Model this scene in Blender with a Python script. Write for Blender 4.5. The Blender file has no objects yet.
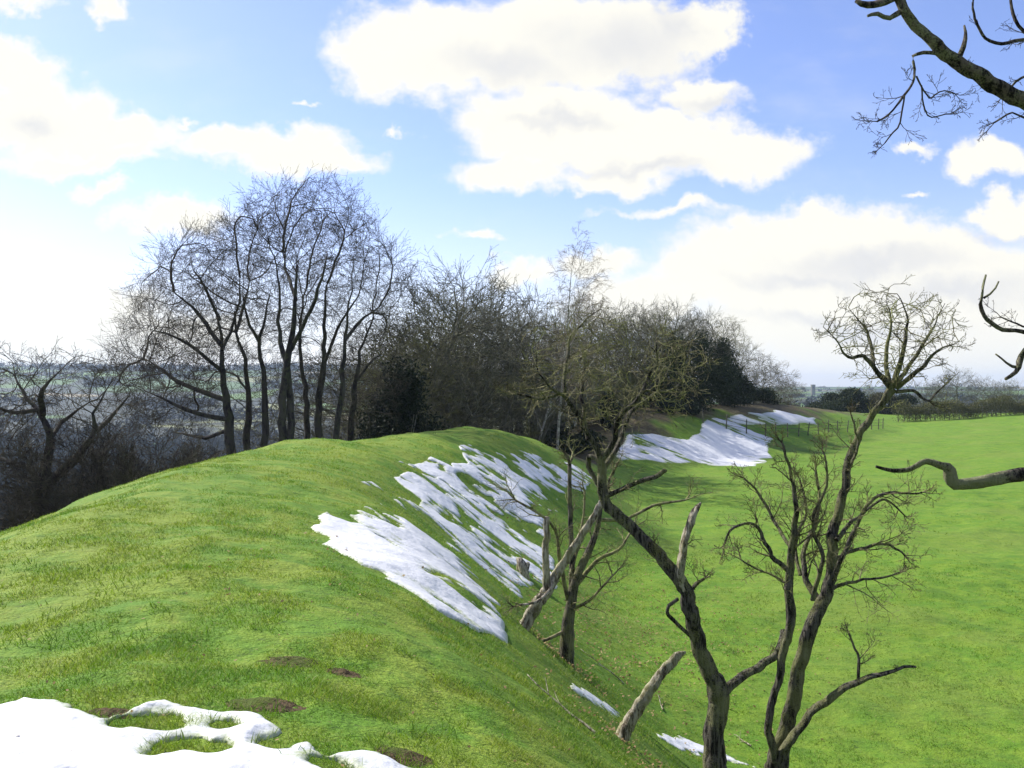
import bpy, math, random
import numpy as np
from mathutils import Vector
R = math.radians
rng = np.random.default_rng(7)
random.seed(7)
SC = bpy.context.scene
COL = SC.collection

# ------------------------------------------------------------------ camera
EYE = 6.0; F = 910.0; HZ = 388.0
cam = bpy.data.cameras.new('camera'); cam_o = bpy.data.objects.new('camera', cam); COL.objects.link(cam_o)
cam.lens = 32.0; cam.sensor_width = 36.0; cam.clip_start = 0.05; cam.clip_end = 20000
cam_o.location = (0, 0, EYE); cam_o.rotation_euler = (R(90.25), 0, 0)
SC.camera = cam_o
SC.view_settings.view_transform = 'Standard'; SC.view_settings.look = 'None'
SC.view_settings.exposure = 1.0; SC.view_settings.gamma = 1
SC.view_settings.use_curve_mapping = False
SC.cycles.max_bounces = 5; SC.cycles.diffuse_bounces = 3; SC.cycles.glossy_bounces = 2; SC.cycles.transmission_bounces = 3; SC.cycles.volume_bounces = 0

# ------------------------------------------------------------------ sun
SUN_AZ = -55.0      # degrees from +Y (view direction), negative = left
SUN_EL = 42.0
sdir = Vector((math.sin(R(SUN_AZ))*math.cos(R(SUN_EL)), math.cos(R(SUN_AZ))*math.cos(R(SUN_EL)), math.sin(R(SUN_EL))))
sl = bpy.data.lights.new('sun', 'SUN'); sl.energy = 4.4; sl.angle = R(0.53); sl.color = (1.0, 0.95, 0.86)
so = bpy.data.objects.new('sun', sl); COL.objects.link(so)
so.rotation_euler = sdir.to_track_quat('Z', 'Y').to_euler()

# ------------------------------------------------------------------ world: sky with clouds (direction space)
world = bpy.data.worlds.new('World'); SC.world = world; world.use_nodes = True
nt = world.node_tree; nt.nodes.clear()
class NB:
    def __init__(s, nt): s.nt = nt
    def n(s, t, **k):
        x = s.nt.nodes.new(t)
        for a, v in k.items(): setattr(x, a, v)
        return x
    def inp(s, sock, v):
        if hasattr(v, 'is_output') or isinstance(v, bpy.types.NodeSocket): s.nt.links.new(v, sock)
        else: sock.default_value = v
    def m(s, op, a, b=None, c=None, clamp=False):
        x = s.n('ShaderNodeMath', operation=op, use_clamp=clamp)
        s.inp(x.inputs[0], a)
        if b is not None: s.inp(x.inputs[1], b)
        if c is not None: s.inp(x.inputs[2], c)
        return x.outputs[0]
    def v(s, op, a, b=None, c=None):
        x = s.n('ShaderNodeVectorMath', operation=op)
        s.inp(x.inputs[0], a)
        if b is not None: s.inp(x.inputs[1], b)
        if c is not None: s.inp(x.inputs[2], c)
        return x.outputs['Value'] if op in ('LENGTH', 'DOT_PRODUCT') else x.outputs[0]
    def ss(s, x, a, b, lo=0.0, hi=1.0):
        q = s.n('ShaderNodeMapRange', interpolation_type='SMOOTHSTEP')
        s.inp(q.inputs[0], x); q.inputs[1].default_value = a; q.inputs[2].default_value = b
        q.inputs[3].default_value = lo; q.inputs[4].default_value = hi
        return q.outputs[0]
    def noise(s, vec, scale, detail=4, rough=.55, dist=0.0, out=0):
        q = s.n('ShaderNodeTexNoise'); s.inp(q.inputs['Vector'], vec)
        q.inputs['Scale'].default_value = scale; q.inputs['Detail'].default_value = detail
        q.inputs['Roughness'].default_value = rough; q.inputs['Distortion'].default_value = dist
        return q.outputs[out]
    def mix(s, f, a, b, blend='MIX'):
        q = s.n('ShaderNodeMix', data_type='RGBA', blend_type=blend)
        s.inp(q.inputs[0], f)
        for k, c in ((6, a), (7, b)):
            if isinstance(c, tuple): c = (*c[:3], 1)
            s.inp(q.inputs[k], c)
        return q.outputs[2]
    def xyz(s, a, b, c=0.0):
        q = s.n('ShaderNodeCombineXYZ'); s.inp(q.inputs[0], a); s.inp(q.inputs[1], b); s.inp(q.inputs[2], c)
        return q.outputs[0]
    def sep(s, v):
        q = s.n('ShaderNodeSeparateXYZ'); s.inp(q.inputs[0], v); return q.outputs
w = NB(nt)
out = w.n('ShaderNodeOutputWorld'); 
sky = w.n('ShaderNodeTexSky', sky_type='NISHITA', sun_disc=False)
sky.sun_elevation = R(SUN_EL); sky.sun_rotation = R(SUN_AZ); sky.air_density = 1.0; sky.dust_density = 0.6; sky.ozone_density = 2.2; sky.altitude = 150
tc = w.n('ShaderNodeTexCoord').outputs['Generated']
dx, dy, dz = w.sep(tc)
ady = w.m('MAXIMUM', w.m('ABSOLUTE', dy), 0.08)
u = w.m('DIVIDE', dx, ady); v_ = w.m('DIVIDE', dz, ady)
P0 = w.xyz(u, v_)
nz = w.noise(P0, 6.5, 7, .62, out=1)
n1 = w.v('SUBTRACT', nz, (0.5, 0.5, 0.5))
nz2 = w.noise(P0, 17, 5, .6, out=1)
n2 = w.v('SUBTRACT', nz2, (0.5, 0.5, 0.5))
P1 = w.v('ADD', w.v('ADD', P0, w.v('MULTIPLY', n1, (.16, .10, 0))), w.v('MULTIPLY', n2, (.07, .05, 0)))
P1 = w.v('MULTIPLY', P1, (1, 1, 0))
def E(cx, cy, rx, ry): return ((cx-512)/F, (HZ-cy)/F, rx/F, ry/F)
# the clouds of the photographed sky, as directions
CL = [(430,52,100,58),(560,38,130,62),(640,35,88,50),(700,20,40,40),(495,60,120,40),
      (560,125,115,50),(650,140,120,42),(740,150,98,34),(510,172,70,22),(700,90,60,22),(600,175,60,18),(430,28,60,30),
      (668,212,72,8),
      (800,250,150,42),(900,262,140,42),(740,275,90,40),(960,285,130,50),(820,222,55,26),(860,320,200,60),(980,330,120,60),
      (600,265,48,16),(990,165,52,28),(1015,222,30,22),(905,146,28,9),(900,199,18,5),(845,290,200,40),
      (40,115,100,48),(20,70,58,36),(120,135,95,28),(90,160,120,14),(15,5,38,12),(100,5,28,12),(0,60,50,30),
      (270,148,85,24),(310,163,75,18),(235,140,50,14),(170,222,68,24),(110,188,30,10),(40,300,130,34),(120,335,170,34),(0,340,130,50),
      (470,240,25,6),(395,130,12,4),(300,100,12,4),(520,275,50,14),(640,300,90,30),(200,120,20,5)]
acc = None
for c in CL:
    cx, cy, rx, ry = E(*c)
    l = w.v('LENGTH', w.v('MULTIPLY', w.v('SUBTRACT', P1, (cx, cy, 0)), (1/rx, 1/ry, 0)))
    # scale back so that the edge noise acts alike on large and small clouds
    d = w.m('MULTIPLY', w.m('SUBTRACT', 1.0, l), min(1.0, (ry/0.045)**.5))
    acc = d if acc is None else w.m('SMOOTH_MAX', acc, d, 0.18)
fr = w.noise(w.v('MULTIPLY', P0, (1, 1.6, 1)), 26, 6, .65)
dens = w.m('ADD', acc, w.m('MULTIPLY', w.m('SUBTRACT', fr, .5), .55))
mask_c = w.ss(dens, -.10, .34)
wisp = w.ss(w.noise(w.v('MULTIPLY', P0, (1, 2.4, 1)), 4.2, 6, .6), .50, .78, 0, .18)   # thin high veil
# clouds elsewhere round the horizon (behind and beside the viewpoint)
gen = w.ss(w.noise(tc, 2.6, 6, .6), .5, .62)
front = w.ss(w.m('ADD', dy, w.m('MULTIPLY', w.m('ABSOLUTE', dx), -0.75)), -.12, .08)
mask = w.m('ADD', w.m('MULTIPLY', mask_c, front), w.m('MULTIPLY', gen, w.m('SUBTRACT', 1.0, front)))
mask = w.m('MAXIMUM', mask, wisp)
low = w.ss(dz, -.0, .24, .55, 0)          # thickening veil of air low in the sky
lowL = w.m('MULTIPLY', low, w.ss(dx, -.75, .5, 1.0, .85))
# darker cloud bellies
GR = [(620,40,110,38),(500,70,90,22),(680,22,30,36),(880,262,120,16),(800,275,90,12),(960,290,100,16),(30,120,40,16),(560,120,60,10),(715,98,60,10),(640,165,80,10),(850,320,120,9),(1000,240,30,8)]
g = None
for c in GR:
    cx, cy, rx, ry = E(*c)
    l = w.v('LENGTH', w.v('MULTIPLY', w.v('SUBTRACT', P1, (cx, cy, 0)), (1/rx, 1/ry, 0)))
    d = w.m('SUBTRACT', 1.1, l); g = d if g is None else w.m('SMOOTH_MAX', g, d, .2)
gsh = w.ss(w.m('ADD', g, w.m('MULTIPLY', w.m('SUBTRACT', w.noise(P0, 9, 5, .55), .5), .6)), -.3, 1.2)
ccol = w.mix(gsh, (.535, .52, .465), (.42, .42, .42))
tint = w.mix(1.0, sky.outputs[0], (1.0, .945, 1.17), 'MULTIPLY')
skyc = w.v('MULTIPLY', tint, (.091, .091, .091))
skyc = w.mix(lowL, skyc, (.54, .54, .50))
fin = w.mix(mask, skyc, ccol)
bg = w.n('ShaderNodeBackground'); w.inp(bg.inputs[0], fin); bg.inputs[1].default_value = 1.0
nt.links.new(bg.outputs[0], out.inputs[0])
world.cycles.sampling_method = 'MANUAL'; world.cycles.sample_map_resolution = 512

# ------------------------------------------------------------------ helpers
def tag(o, label=None, cat=None, group=None, kind=None):
    if label: o['label'] = label
    if cat: o['category'] = cat
    if group: o['group'] = group
    if kind: o['kind'] = kind
    return o
def empty(name, loc):
    o = bpy.data.objects.new(name, None); COL.objects.link(o); o.location = loc; o.empty_display_size = .2; return o
def mesh_obj(name, verts, faces, mat, parent=None, smooth=True, loc=None):
    """faces: list of (k, array (n,k))"""
    me = bpy.data.meshes.new(name)
    verts = np.asarray(verts, dtype=np.float32)
    if loc is not None: verts = verts - np.asarray(loc, dtype=np.float32)
    me.vertices.add(len(verts)); me.vertices.foreach_set('co', verts.ravel())
    faces = [np.asarray(f, dtype=np.int32) for f in faces if len(f)]
    tot = sum(f.size for f in faces); npoly = sum(len(f) for f in faces)
    me.loops.add(tot); me.polygons.add(npoly)
    me.loops.foreach_set('vertex_index', np.concatenate([f.ravel() for f in faces]))
    lens = np.concatenate([np.full(len(f), f.shape[1], dtype=np.int32) for f in faces])
    st = np.zeros(npoly, dtype=np.int32); st[1:] = np.cumsum(lens)[:-1]
    me.polygons.foreach_set('loop_start', st)
    me.polygons.foreach_set('use_smooth', np.full(npoly, smooth))
    me.update(calc_edges=True)
    if mat: me.materials.append(mat)
    o = bpy.data.objects.new(name, me); COL.objects.link(o)
    if parent is not None: o.parent = parent
    if loc is not None and parent is None: o.location = loc
    return o

def hash2(ix, iy, seed=0):
    n = (ix.astype(np.int64)*374761393 + iy.astype(np.int64)*668265263 + seed*974634777) & 0xffffffff
    n = ((n ^ (n >> 13))*1274126177) & 0xffffffff
    n = n ^ (n >> 16)
    return (n & 0xffffff)/float(0xffffff)
def vnoise(x, y, seed=0):
    x = np.asarray(x, float); y = np.asarray(y, float)
    ix = np.floor(x); iy = np.floor(y); fx = x-ix; fy = y-iy
    fx = fx*fx*fx*(fx*(fx*6-15)+10); fy = fy*fy*fy*(fy*(fy*6-15)+10)
    a = hash2(ix, iy, seed); b = hash2(ix+1, iy, seed); c = hash2(ix, iy+1, seed); d = hash2(ix+1, iy+1, seed)
    return ((a*(1-fx)+b*fx)*(1-fy) + (c*(1-fx)+d*fx)*fy)*2-1
def fbm(x, y, oct=4, seed=0, gain=.5):
    s = 0; a = 1; t = 0
    for k in range(oct):
        s = s + a*vnoise(x*2**k+17.3*k, y*2**k-9.1*k, seed+k); t += a; a *= gain
    return s/t
def sstep(x, a, b):
    t = np.clip((x-a)/(b-a), 0, 1); return t*t*(3-2*t)
def sinterp(x, xs, ys, sm=None):
    """smooth interpolation: Catmull style through a cubic Hermite with monotone-ish slopes"""
    xs = np.asarray(xs, float); ys = np.asarray(ys, float); x = np.clip(x, xs[0], xs[-1])
    h = np.diff(xs); dl = np.diff(ys)/h
    m = np.zeros(len(xs)); m[0] = dl[0]; m[-1] = dl[-1]
    for i in range(1, len(xs)-1):
        if dl[i-1]*dl[i] <= 0: m[i] = 0
        else:
            w1 = 2*h[i]+h[i-1]; w2 = h[i]+2*h[i-1]; m[i] = (w1+w2)/(w1/dl[i-1]+w2/dl[i])
    i = np.clip(np.searchsorted(xs, x)-1, 0, len(xs)-2)
    t = (x-xs[i])/h[i]
    return (2*t**3-3*t**2+1)*ys[i] + (t**3-2*t**2+t)*h[i]*m[i] + (-2*t**3+3*t**2)*ys[i+1] + (t**3-t**2)*h[i]*m[i+1]

# ------------------------------------------------------------------ terrain
# the crest of the earthwork: y, x, crest height, inner width, outer crown half width
CR = np.array([
 (-30,  3.0, 4.4, 8.0, 3.0), (-14, 1.2, 4.4, 8.0, 3.0), (-4, -0.4, 4.4, 8.0, 3.4), (2, -1.4, 4.4, 7.6, 3.8), (8, -2.8, 4.42, 7.4, 3.8),
 (15, -4.6, 4.5, 8.0, 2.6), (22, -5.8, 4.45, 8.8, 2.6), (27,-5.8,4.35,9.0,2.6), (31, -5.0, 4.15, 9.0, 2.4), (38, -3.2, 4.22, 9.0, 2.4), (43, -1.6, 4.1, 8.6, 2.4),
 (48, 0.2, 3.3, 6.5, 2.4), (54, 2.3, 2.0, 6.0, 2.4), (62, 4.6, 1.0, 6.0, 3.0), (72, 6.6, 2.2, 9.0, 3.0), (82, 10.5, 4.0, 12., 3.0),
 (92, 17., 4.2, 13., 3.), (102, 25.5, 4.2, 13., 3.), (116, 36, 3.6, 12., 3.), (134, 46, 2.6, 10., 3.), (160, 60, 1.8, 10., 3.), (240, 100, 1., 10., 3.)])
yy = np.concatenate([np.arange(-30, 60, .35), np.arange(60, 240, 1.0)])
cx_ = sinterp(yy, CR[:, 0], CR[:, 1]); cz_ = sinterp(yy, CR[:, 0], CR[:, 2]); cw_ = sinterp(yy, CR[:, 0], CR[:, 3]); co_ = sinterp(yy, CR[:, 0], CR[:, 4])
tg = np.stack([np.gradient(cx_), np.gradient(yy)], 1); tg /= np.linalg.norm(tg, axis=1)[:, None]
def crest(x, y):
    x = np.ravel(x); y = np.ravel(y); n = len(x)
    d = np.zeros(n); zc = np.zeros(n); wi = np.zeros(n); ow = np.zeros(n)
    for a in range(0, n, 20000):
        X = x[a:a+20000].astype(np.float32); Y = y[a:a+20000].astype(np.float32)
        q = (X[:, None]-cx_[None].astype(np.float32))**2 + (Y[:, None]-yy[None].astype(np.float32))**2
        i = np.argmin(q, 1)
        # refine along the tangent for a smooth distance
        ax = X-cx_[i]; ay = Y-yy[i]
        al = ax*tg[i, 0]+ay*tg[i, 1]; cr = ax*tg[i, 1]-ay*tg[i, 0]
        seg = np.hypot(cx_[np.minimum(i+1, len(yy)-1)]-cx_[i], yy[np.minimum(i+1, len(yy)-1)]-yy[i])+1e-6
        fi = np.clip(i+al/seg, 0, len(yy)-1)
        rad = np.sqrt(q[np.arange(len(i)), i])
        d[a:a+20000] = np.where(np.abs(al) > seg*1.5, np.sign(cr)*rad, cr)
        k = np.arange(len(yy))
        zc[a:a+20000] = np.interp(fi, k, cz_); wi[a:a+20000] = np.interp(fi, k, cw_); ow[a:a+20000] = np.interp(fi, k, co_)
    return d, zc, wi, ow
PT = ([0, .12, .25, .36, .5, .65, .8, .92, 1.05, 1.3], [1, .982, .92, .815, .63, .41, .21, .085, .02, 0])
def ground(x, y, fine=True):
    x = np.asarray(x, float); y = np.asarray(y, float); shp = x.shape; x = x.ravel(); y = y.ravel()
    r = np.hypot(x, y)
    d, zc, wi, ow = crest(x, y)
    zin = 0.045*np.maximum(0, x-32) + .12*fbm(x/14, y/14, 3, 3)*sstep(r, 12, 40)
    zin = np.minimum(zin, 5)
    zI = zin + (zc-zin)*sinterp(np.clip(d/wi, 0, 1.3), *PT)
    o = -d
    oe = np.maximum(0, o-ow+1.6)
    zO = zc - .035*np.minimum(o, 6)**1.5 - sinterp(oe, [0, 1.6, 4, 9, 16, 30, 60, 110, 160, 260], [0, .35, 2.0, 5.2, 8.2, 10.5, 15, 22, 28, 34])
    z = np.where(d > 0, zI, zO)
    z = z + .19*fbm(x/3.1+5, y/3.1, 3, 11)*(1-sstep(r, 150, 300)) 
    if fine:
        near = 1-sstep(r, 30, 70)
        z = z + .030*fbm(x/.55, y/.55, 3, 21)*near + .014*np.maximum(0, fbm(x/.16, y/.16, 2, 31))*(1-sstep(r, 10, 22))
    # far country
    az = np.degrees(np.arctan2(x, np.maximum(y, -1e9)))
    Lp = sinterp(r, [120, 160, 300, 450, 620, 900, 1300, 1800, 2300, 3500, 9000], [-24, -28, -36, -40, -38, -22, 4, 34, 52, 40, 20])
    Rp = sinterp(r, [120, 170, 300, 600, 1200, 2200, 3200, 9000], [0, 0, -6, -10, -8, 2, 9, 6])
    wL = 1-sstep(az, 2, 16); wL = np.where(az > 140, 1, wL)
    hi = (fbm(x/420, y/420, 4, 41)*10*sstep(r, 500, 1500))
    Fz = Lp*wL + (Rp+zin*0)*(1-wL) + hi*(.35+.65*wL)
    b = sstep(r, 150, 230)
    z = z*(1-b) + Fz*b
    return z.reshape(shp)
def pix(px, py, Y): return np.array([(px-512)/F*Y, Y, EYE-(py-HZ)/F*Y])
def cast(px, py, ymax=160., y0=1.2):
    Ys = np.exp(np.linspace(math.log(y0), math.log(ymax), 900))
    z = ground((px-512)/F*Ys, Ys, False); ray = EYE-(py-HZ)/F*Ys
    k = np.argmax(z >= ray)
    if not (z >= ray).any(): k = len(Ys)-1
    return (px-512)/F*Ys[k], Ys[k]
def gz(x, y): return float(ground(np.array([x]), np.array([y]), False)[0])

# ------------------------------------------------------------------ materials
def mat_new(name):
    m = bpy.data.materials.new(name); m.use_nodes = True; m.node_tree.nodes.clear()
    b = NB(m.node_tree); o = b.n('ShaderNodeOutputMaterial'); p = b.n('ShaderNodeBsdfPrincipled')
    b.nt.links.new(p.outputs[0], o.inputs[0]); p.inputs['Specular IOR Level'].default_value = .3
    return m, b, p, o
def bump(b, p, h, strength, dist):
    q = b.n('ShaderNodeBump'); q.inputs['Strength'].default_value = strength; q.inputs['Distance'].default_value = dist
    b.inp(q.inputs['Height'], h); b.nt.links.new(q.outputs[0], p.inputs['Normal'])

def grass_colour(b, pos):
    """patches of fresh green, mossy olive and straw, laid out on the ground"""
    big = b.noise(b.v('MULTIPLY', pos, (1, 1, 0)), .33, 4, .6)
    mid = b.noise(b.v('MULTIPLY', pos, (1, 1, 0)), 1.6, 4, .65)
    sm = b.noise(b.v('MULTIPLY', pos, (1, 1, .3)), 9, 3, .6)
    z = b.sep(pos)[2]
    crown = b.ss(z, 2.4, 4.0)                                   # trodden dry turf on the top of the bank
    c = b.mix(b.ss(mid, .36, .62), (.095, .195, .016), (.140, .230, .020))
    olive = b.m('MULTIPLY', b.ss(b.m('ADD', big, b.m('MULTIPLY', b.m('SUBTRACT', mid, .5), .8)), .40, .62), b.m('ADD', .12, b.m('MULTIPLY', crown, .78)))
    c = b.mix(b.m('MULTIPLY', olive, .8), c, (.215, .270, .036))
    straw = b.m('MULTIPLY', b.ss(b.m('ADD', mid, b.m('MULTIPLY', b.m('SUBTRACT', sm, .5), .9)), .60, .80), b.m('ADD', .08, b.m('MULTIPLY', crown, .6)))
    c = b.mix(b.m('MULTIPLY', straw, .30), c, (.28, .27, .085))
    blot = b.noise(b.v('MULTIPLY', pos, (1, .8, 0)), .16, 5, .7)
    c = b.mix(b.m('MULTIPLY', b.ss(blot, .46, .62), b.m('SUBTRACT', .6, b.m('MULTIPLY', crown, .35))), c, (.16, .215, .035))
    c = b.mix(b.m('MULTIPLY', b.ss(b.noise(b.v('MULTIPLY', pos, (1, 1.2, 0)), .45, 6, .75), .50, .66), b.m('SUBTRACT', .6, b.m('MULTIPLY', crown, .4))), c, (.055, .125, .014))
    c = b.mix(b.ss(b.noise(b.v('MULTIPLY', pos, (1, 1.3, 0)), .8, 5, .72), .60, .72, 0, .45), c, (.06, .13, .014))
    return c, big, mid, sm
# --- ground
M = {}
m, b, p, o = mat_new('turf'); M['turf'] = m
pos = b.n('ShaderNodeNewGeometry').outputs['Position']
c, big, mid, sm = grass_colour(b, pos)
tiny = b.noise(pos, 45, 3, .7)
c = b.mix(b.ss(tiny, .40, .62, .0, .45), c, (.055, .125, .012))
tus = b.noise(b.v('MULTIPLY', pos, (1, 1, 0)), 1.1, 5, .68)
tus2 = b.noise(b.v('MULTIPLY', pos, (1.0, 1.4, 0)), 3.3, 4, .7)
c = b.mix(b.ss(tus2, .58, .68, 0, .6), c, (.045, .11, .012))
spk = b.noise(b.v('MULTIPLY', pos, (1, 1, 0)), 7.5, 4, .75)
c = b.mix(b.ss(spk, .57, .66, 0, .65), c, (.045, .085, .015))
c = b.mix(b.ss(b.noise(b.v('ADD', pos, (31, 7, 0)), 11, 3, .7), .64, .74, 0, .5), c, (.26, .22, .10))
# distant country: fields, hedges, woods
pl = b.v('MULTIPLY', pos, (1, 1, 0))
r_ = b.v('LENGTH', pl)
vor = b.n('ShaderNodeTexVoronoi', feature='F1'); b.inp(vor.inputs['Vector'], b.v('ADD', pl, b.v('MULTIPLY', b.noise(pl, .003, 2, out=1), (160, 160, 0)))); vor.inputs['Scale'].default_value = .0048
fs = b.sep(vor.outputs['Color'])
ramp = b.n('ShaderNodeValToRGB'); b.inp(ramp.inputs[0], fs[0])
els = ramp.color_ramp.elements
ramp.color_ramp.interpolation = 'CONSTANT'
els[0].position = 0; els[0].color = (.07, .13, .025, 1); els[1].position = .25; els[1].color = (.16, .17, .06, 1)
for ps, cc in ((.42, (.05, .06, .03)), (.6, (.10, .17, .035)), (.78, (.20, .17, .10)), (.9, (.06, .11, .025))):
    e = els.new(ps); e.color = (*cc, 1)
vd = b.n('ShaderNodeTexVoronoi', feature='DISTANCE_TO_EDGE'); b.inp(vd.inputs['Vector'], b.v('ADD', pl, b.v('MULTIPLY', b.noise(pl, .003, 2, out=1), (160, 160, 0)))); vd.inputs['Scale'].default_value = .0048
fc = b.mix(b.ss(vd.outputs[0], .015, .05), (.03, .035, .022), ramp.outputs[0])
wood = b.ss(b.noise(pl, .0035, 4, .6), .50, .54)
fc = b.mix(wood, fc, (.028, .034, .024))
c = b.mix(b.ss(r_, 190, 260), c, fc)
# leaf mould and scrub floor on the outer side and under the trees
lm = b.n('ShaderNodeAttribute', attribute_name='mould')
lmn = b.mix(b.ss(b.noise(pos, 3.2, 4, .7), .38, .62), (.07, .052, .032), (.11, .10, .045))
c = b.mix(b.m('MULTIPLY', lm.outputs['Fac'], 1.0), c, lmn)
b.inp(p.inputs['Base Color'], c); p.inputs['Roughness'].default_value = .85; p.inputs['Specular IOR Level'].default_value = .15
h = b.m('ADD', b.m('MULTIPLY', tiny, .25), b.m('ADD', b.m('MULTIPLY', tus2, .9), b.m('MULTIPLY', tus, 1.2)))
bump(b, p, h, 1.0, .07)
# --- grass blades
m, b, p, o = mat_new('grass_blade'); M['blade'] = m
pos = b.n('ShaderNodeNewGeometry').outputs['Position']
c, big, mid, sm = grass_colour(b, pos)
at = b.n('ShaderNodeAttribute', attribute_name='tint').outputs['Fac']
c = b.mix(b.ss(at, .0, .5, .40, 0), c, (.075, .16, .012))
c = b.mix(b.ss(at, .75, 1.0, 0, .75), c, (.36, .33, .13))
b.inp(p.inputs['Base Color'], c); p.inputs['Roughness'].default_value = .6; p.inputs['Specular IOR Level'].default_value = .2
tr = b.n('ShaderNodeBsdfTranslucent'); b.inp(tr.inputs[0], b.mix(1.0, c, (1.0, 1.1, .55), 'MULTIPLY'))
mx = b.n('ShaderNodeMixShader'); mx.inputs[0].default_value = .42
b.nt.links.new(p.outputs[0], mx.inputs[1]); b.nt.links.new(tr.outputs[0], mx.inputs[2]); b.nt.links.new(mx.outputs[0], o.inputs[0])
# --- snow
m, b, p, o = mat_new('snow'); M['snow'] = m
pos = b.n('ShaderNodeNewGeometry').outputs['Position']
g1 = b.noise(pos, 3.0, 4, .6); g2 = b.noise(pos, 60, 3, .7)
dirt = b.ss(b.noise(pos, 7, 5, .75), .66, .80, 0, .35)
c = b.mix(dirt, (.60, .61, .63), (.36, .36, .27))
thin = b.n('ShaderNodeAttribute', attribute_name='depth').outputs['Fac']      # thin old snow lets the turf show
c = b.mix(b.ss(b.m('ADD', thin, b.m('MULTIPLY', b.m('SUBTRACT', b.noise(pos, 22, 4, .7), .5), 1.6)), -.15, .75, .85, 0), c, (.22, .27, .09))
b.inp(p.inputs['Base Color'], c); p.inputs['Roughness'].default_value = .55
p.inputs['Subsurface Weight'].default_value = .0
bump(b, p, b.m('ADD', b.m('MULTIPLY', g1, 2.2), b.m('MULTIPLY', g2, .12)), .5, .04)
# --- bark
def bark(name, c1, c2, moss, mossamt, sc=18, bs=.02, zs=.25):
    m, b, p, o = mat_new(name); M[name] = m
    pos = b.n('ShaderNodeNewGeometry').outputs['Position']
    st = b.v('MULTIPLY', pos, (1, 1, zs))
    a = b.noise(st, sc, 5, .7); f = b.noise(pos, sc*2.6, 4, .7); lo = b.noise(pos, 3.0, 4, .6)
    c = b.mix(b.ss(a, .42, .57), c1, c2)
    c = b.mix(b.m('MULTIPLY', b.ss(b.m('ADD', lo, b.m('MULTIPLY', b.m('SUBTRACT', f, .5), .7)), .44, .62), mossamt), c, moss)
    b.inp(p.inputs['Base Color'], c); p.inputs['Roughness'].default_value = .9; p.inputs['Specular IOR Level'].default_value = .12
    bump(b, p, b.m('ADD', a, b.m('MULTIPLY', f, .4)), 1.0, bs)
bark('bark_thorn', (.010, .009, .009), (.115, .105, .09), (.23, .24, .10), .6, 34, .04, .14)
bark('bark_dead', (.07, .055, .04), (.34, .31, .25), (.25, .25, .11), .5, 26, .015, .18)
bark('bark_right', (.010, .008, .010), (.12, .10, .085), (.24, .25, .14), .8, 34, .03, .3)
bark('twig_thorn', (.05, .042, .028), (.19, .175, .10), (.20, .22, .07), .7, 8, .004, 1)
bark('bark_beech', (.020, .018, .020), (.058, .052, .046), (.065, .07, .035), .5, 3, .03, .3)
bark('twig_beech', (.030, .026, .022), (.062, .054, .042), (.07, .066, .035), .4, 2, .01, 1)
bark('bark_wood', (.050, .048, .042), (.17, .165, .14), (.12, .13, .06), .6, 3, .03, .3)
bark('twig_wood', (.055, .054, .042), (.130, .128, .098), (.13, .135, .065), .5, 2, .01, 1)
bark('twig_green', (.07, .065, .035), (.14, .14, .06), (.13, .15, .045), .6, 2, .01, 1)
bark('bark_birch', (.20, .19, .17), (.55, .53, .48), (.06, .05, .045), .5, 6, .01, 1)
bark('twig_birch', (.12, .10, .085), (.21, .18, .14), (.18, .16, .10), .3, 2, .01, 1)
bark('post_wood', (.06, .055, .045), (.16, .145, .115), (.13, .14, .07), .5, 9, .01, .3)
bark('soil', (.045, .030, .018), (.13, .09, .05), (.08, .12, .02), .8, 30, .03, 1)
def leafm(name, c1, c2, spec=.4, tl=.2):
    m, b, p, o = mat_new(name); M[name] = m
    pos = b.n('ShaderNodeNewGeometry').outputs['Position']
    c = b.mix(b.ss(b.noise(pos, 2.5, 4, .7), .35, .65), c1, c2)
    b.inp(p.inputs['Base Color'], c); p.inputs['Roughness'].default_value = .7; p.inputs['Specular IOR Level'].default_value = spec
    tr = b.n('ShaderNodeBsdfTranslucent'); b.inp(tr.inputs[0], c)
    mx = b.n('ShaderNodeMixShader'); mx.inputs[0].default_value = tl
    b.nt.links.new(p.outputs[0], mx.inputs[1]); b.nt.links.new(tr.outputs[0], mx.inputs[2]); b.nt.links.new(mx.outputs[0], o.inputs[0])
leafm('holly', (.008, .014, .008), (.022, .034, .014), .12, .05)
leafm('ivy', (.014, .024, .011), (.036, .048, .018), .12, .1)
leafm('scrub', (.05, .05, .025), (.10, .095, .04), .2, .2)
leafm('hedge', (.06, .065, .025), (.12, .12, .045), .2, .2)
leafm('farwood', (.016, .020, .018), (.034, .036, .028), .0, .0)
leafm('dead_leaf', (.16, .10, .045), (.34, .25, .12), .2, .3)

# ------------------------------------------------------------------ ground sheet
th = np.concatenate([np.linspace(-180, -42, 70)[:-1], np.linspace(-42, -33, 24)[:-1], np.linspace(-33, 33, 560)[:-1], np.linspace(33, 42, 24)[:-1], np.linspace(42, 180, 70)])
rr = np.concatenate([np.exp(np.linspace(math.log(.6), math.log(3.0), 30))[:-1], np.exp(np.linspace(math.log(3.0), math.log(60), 420))[:-1],
                     np.exp(np.linspace(math.log(60), math.log(260), 150))[:-1], np.exp(np.linspace(math.log(260), math.log(9000), 110))])
A, RR = np.meshgrid(np.radians(th[:-1]), rr)
GX = (np.sin(A)*RR); GY = (np.cos(A)*RR)
GZ = ground(GX, GY)
nr, na = GX.shape
V = np.stack([GX.ravel(), GY.ravel(), GZ.ravel()], 1)
V = np.vstack([V, [[0, 0, gz(0, 0)]]])
ii, jj = np.meshgrid(np.arange(nr-1), np.arange(na), indexing='ij')
j2 = (jj+1) % na
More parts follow.
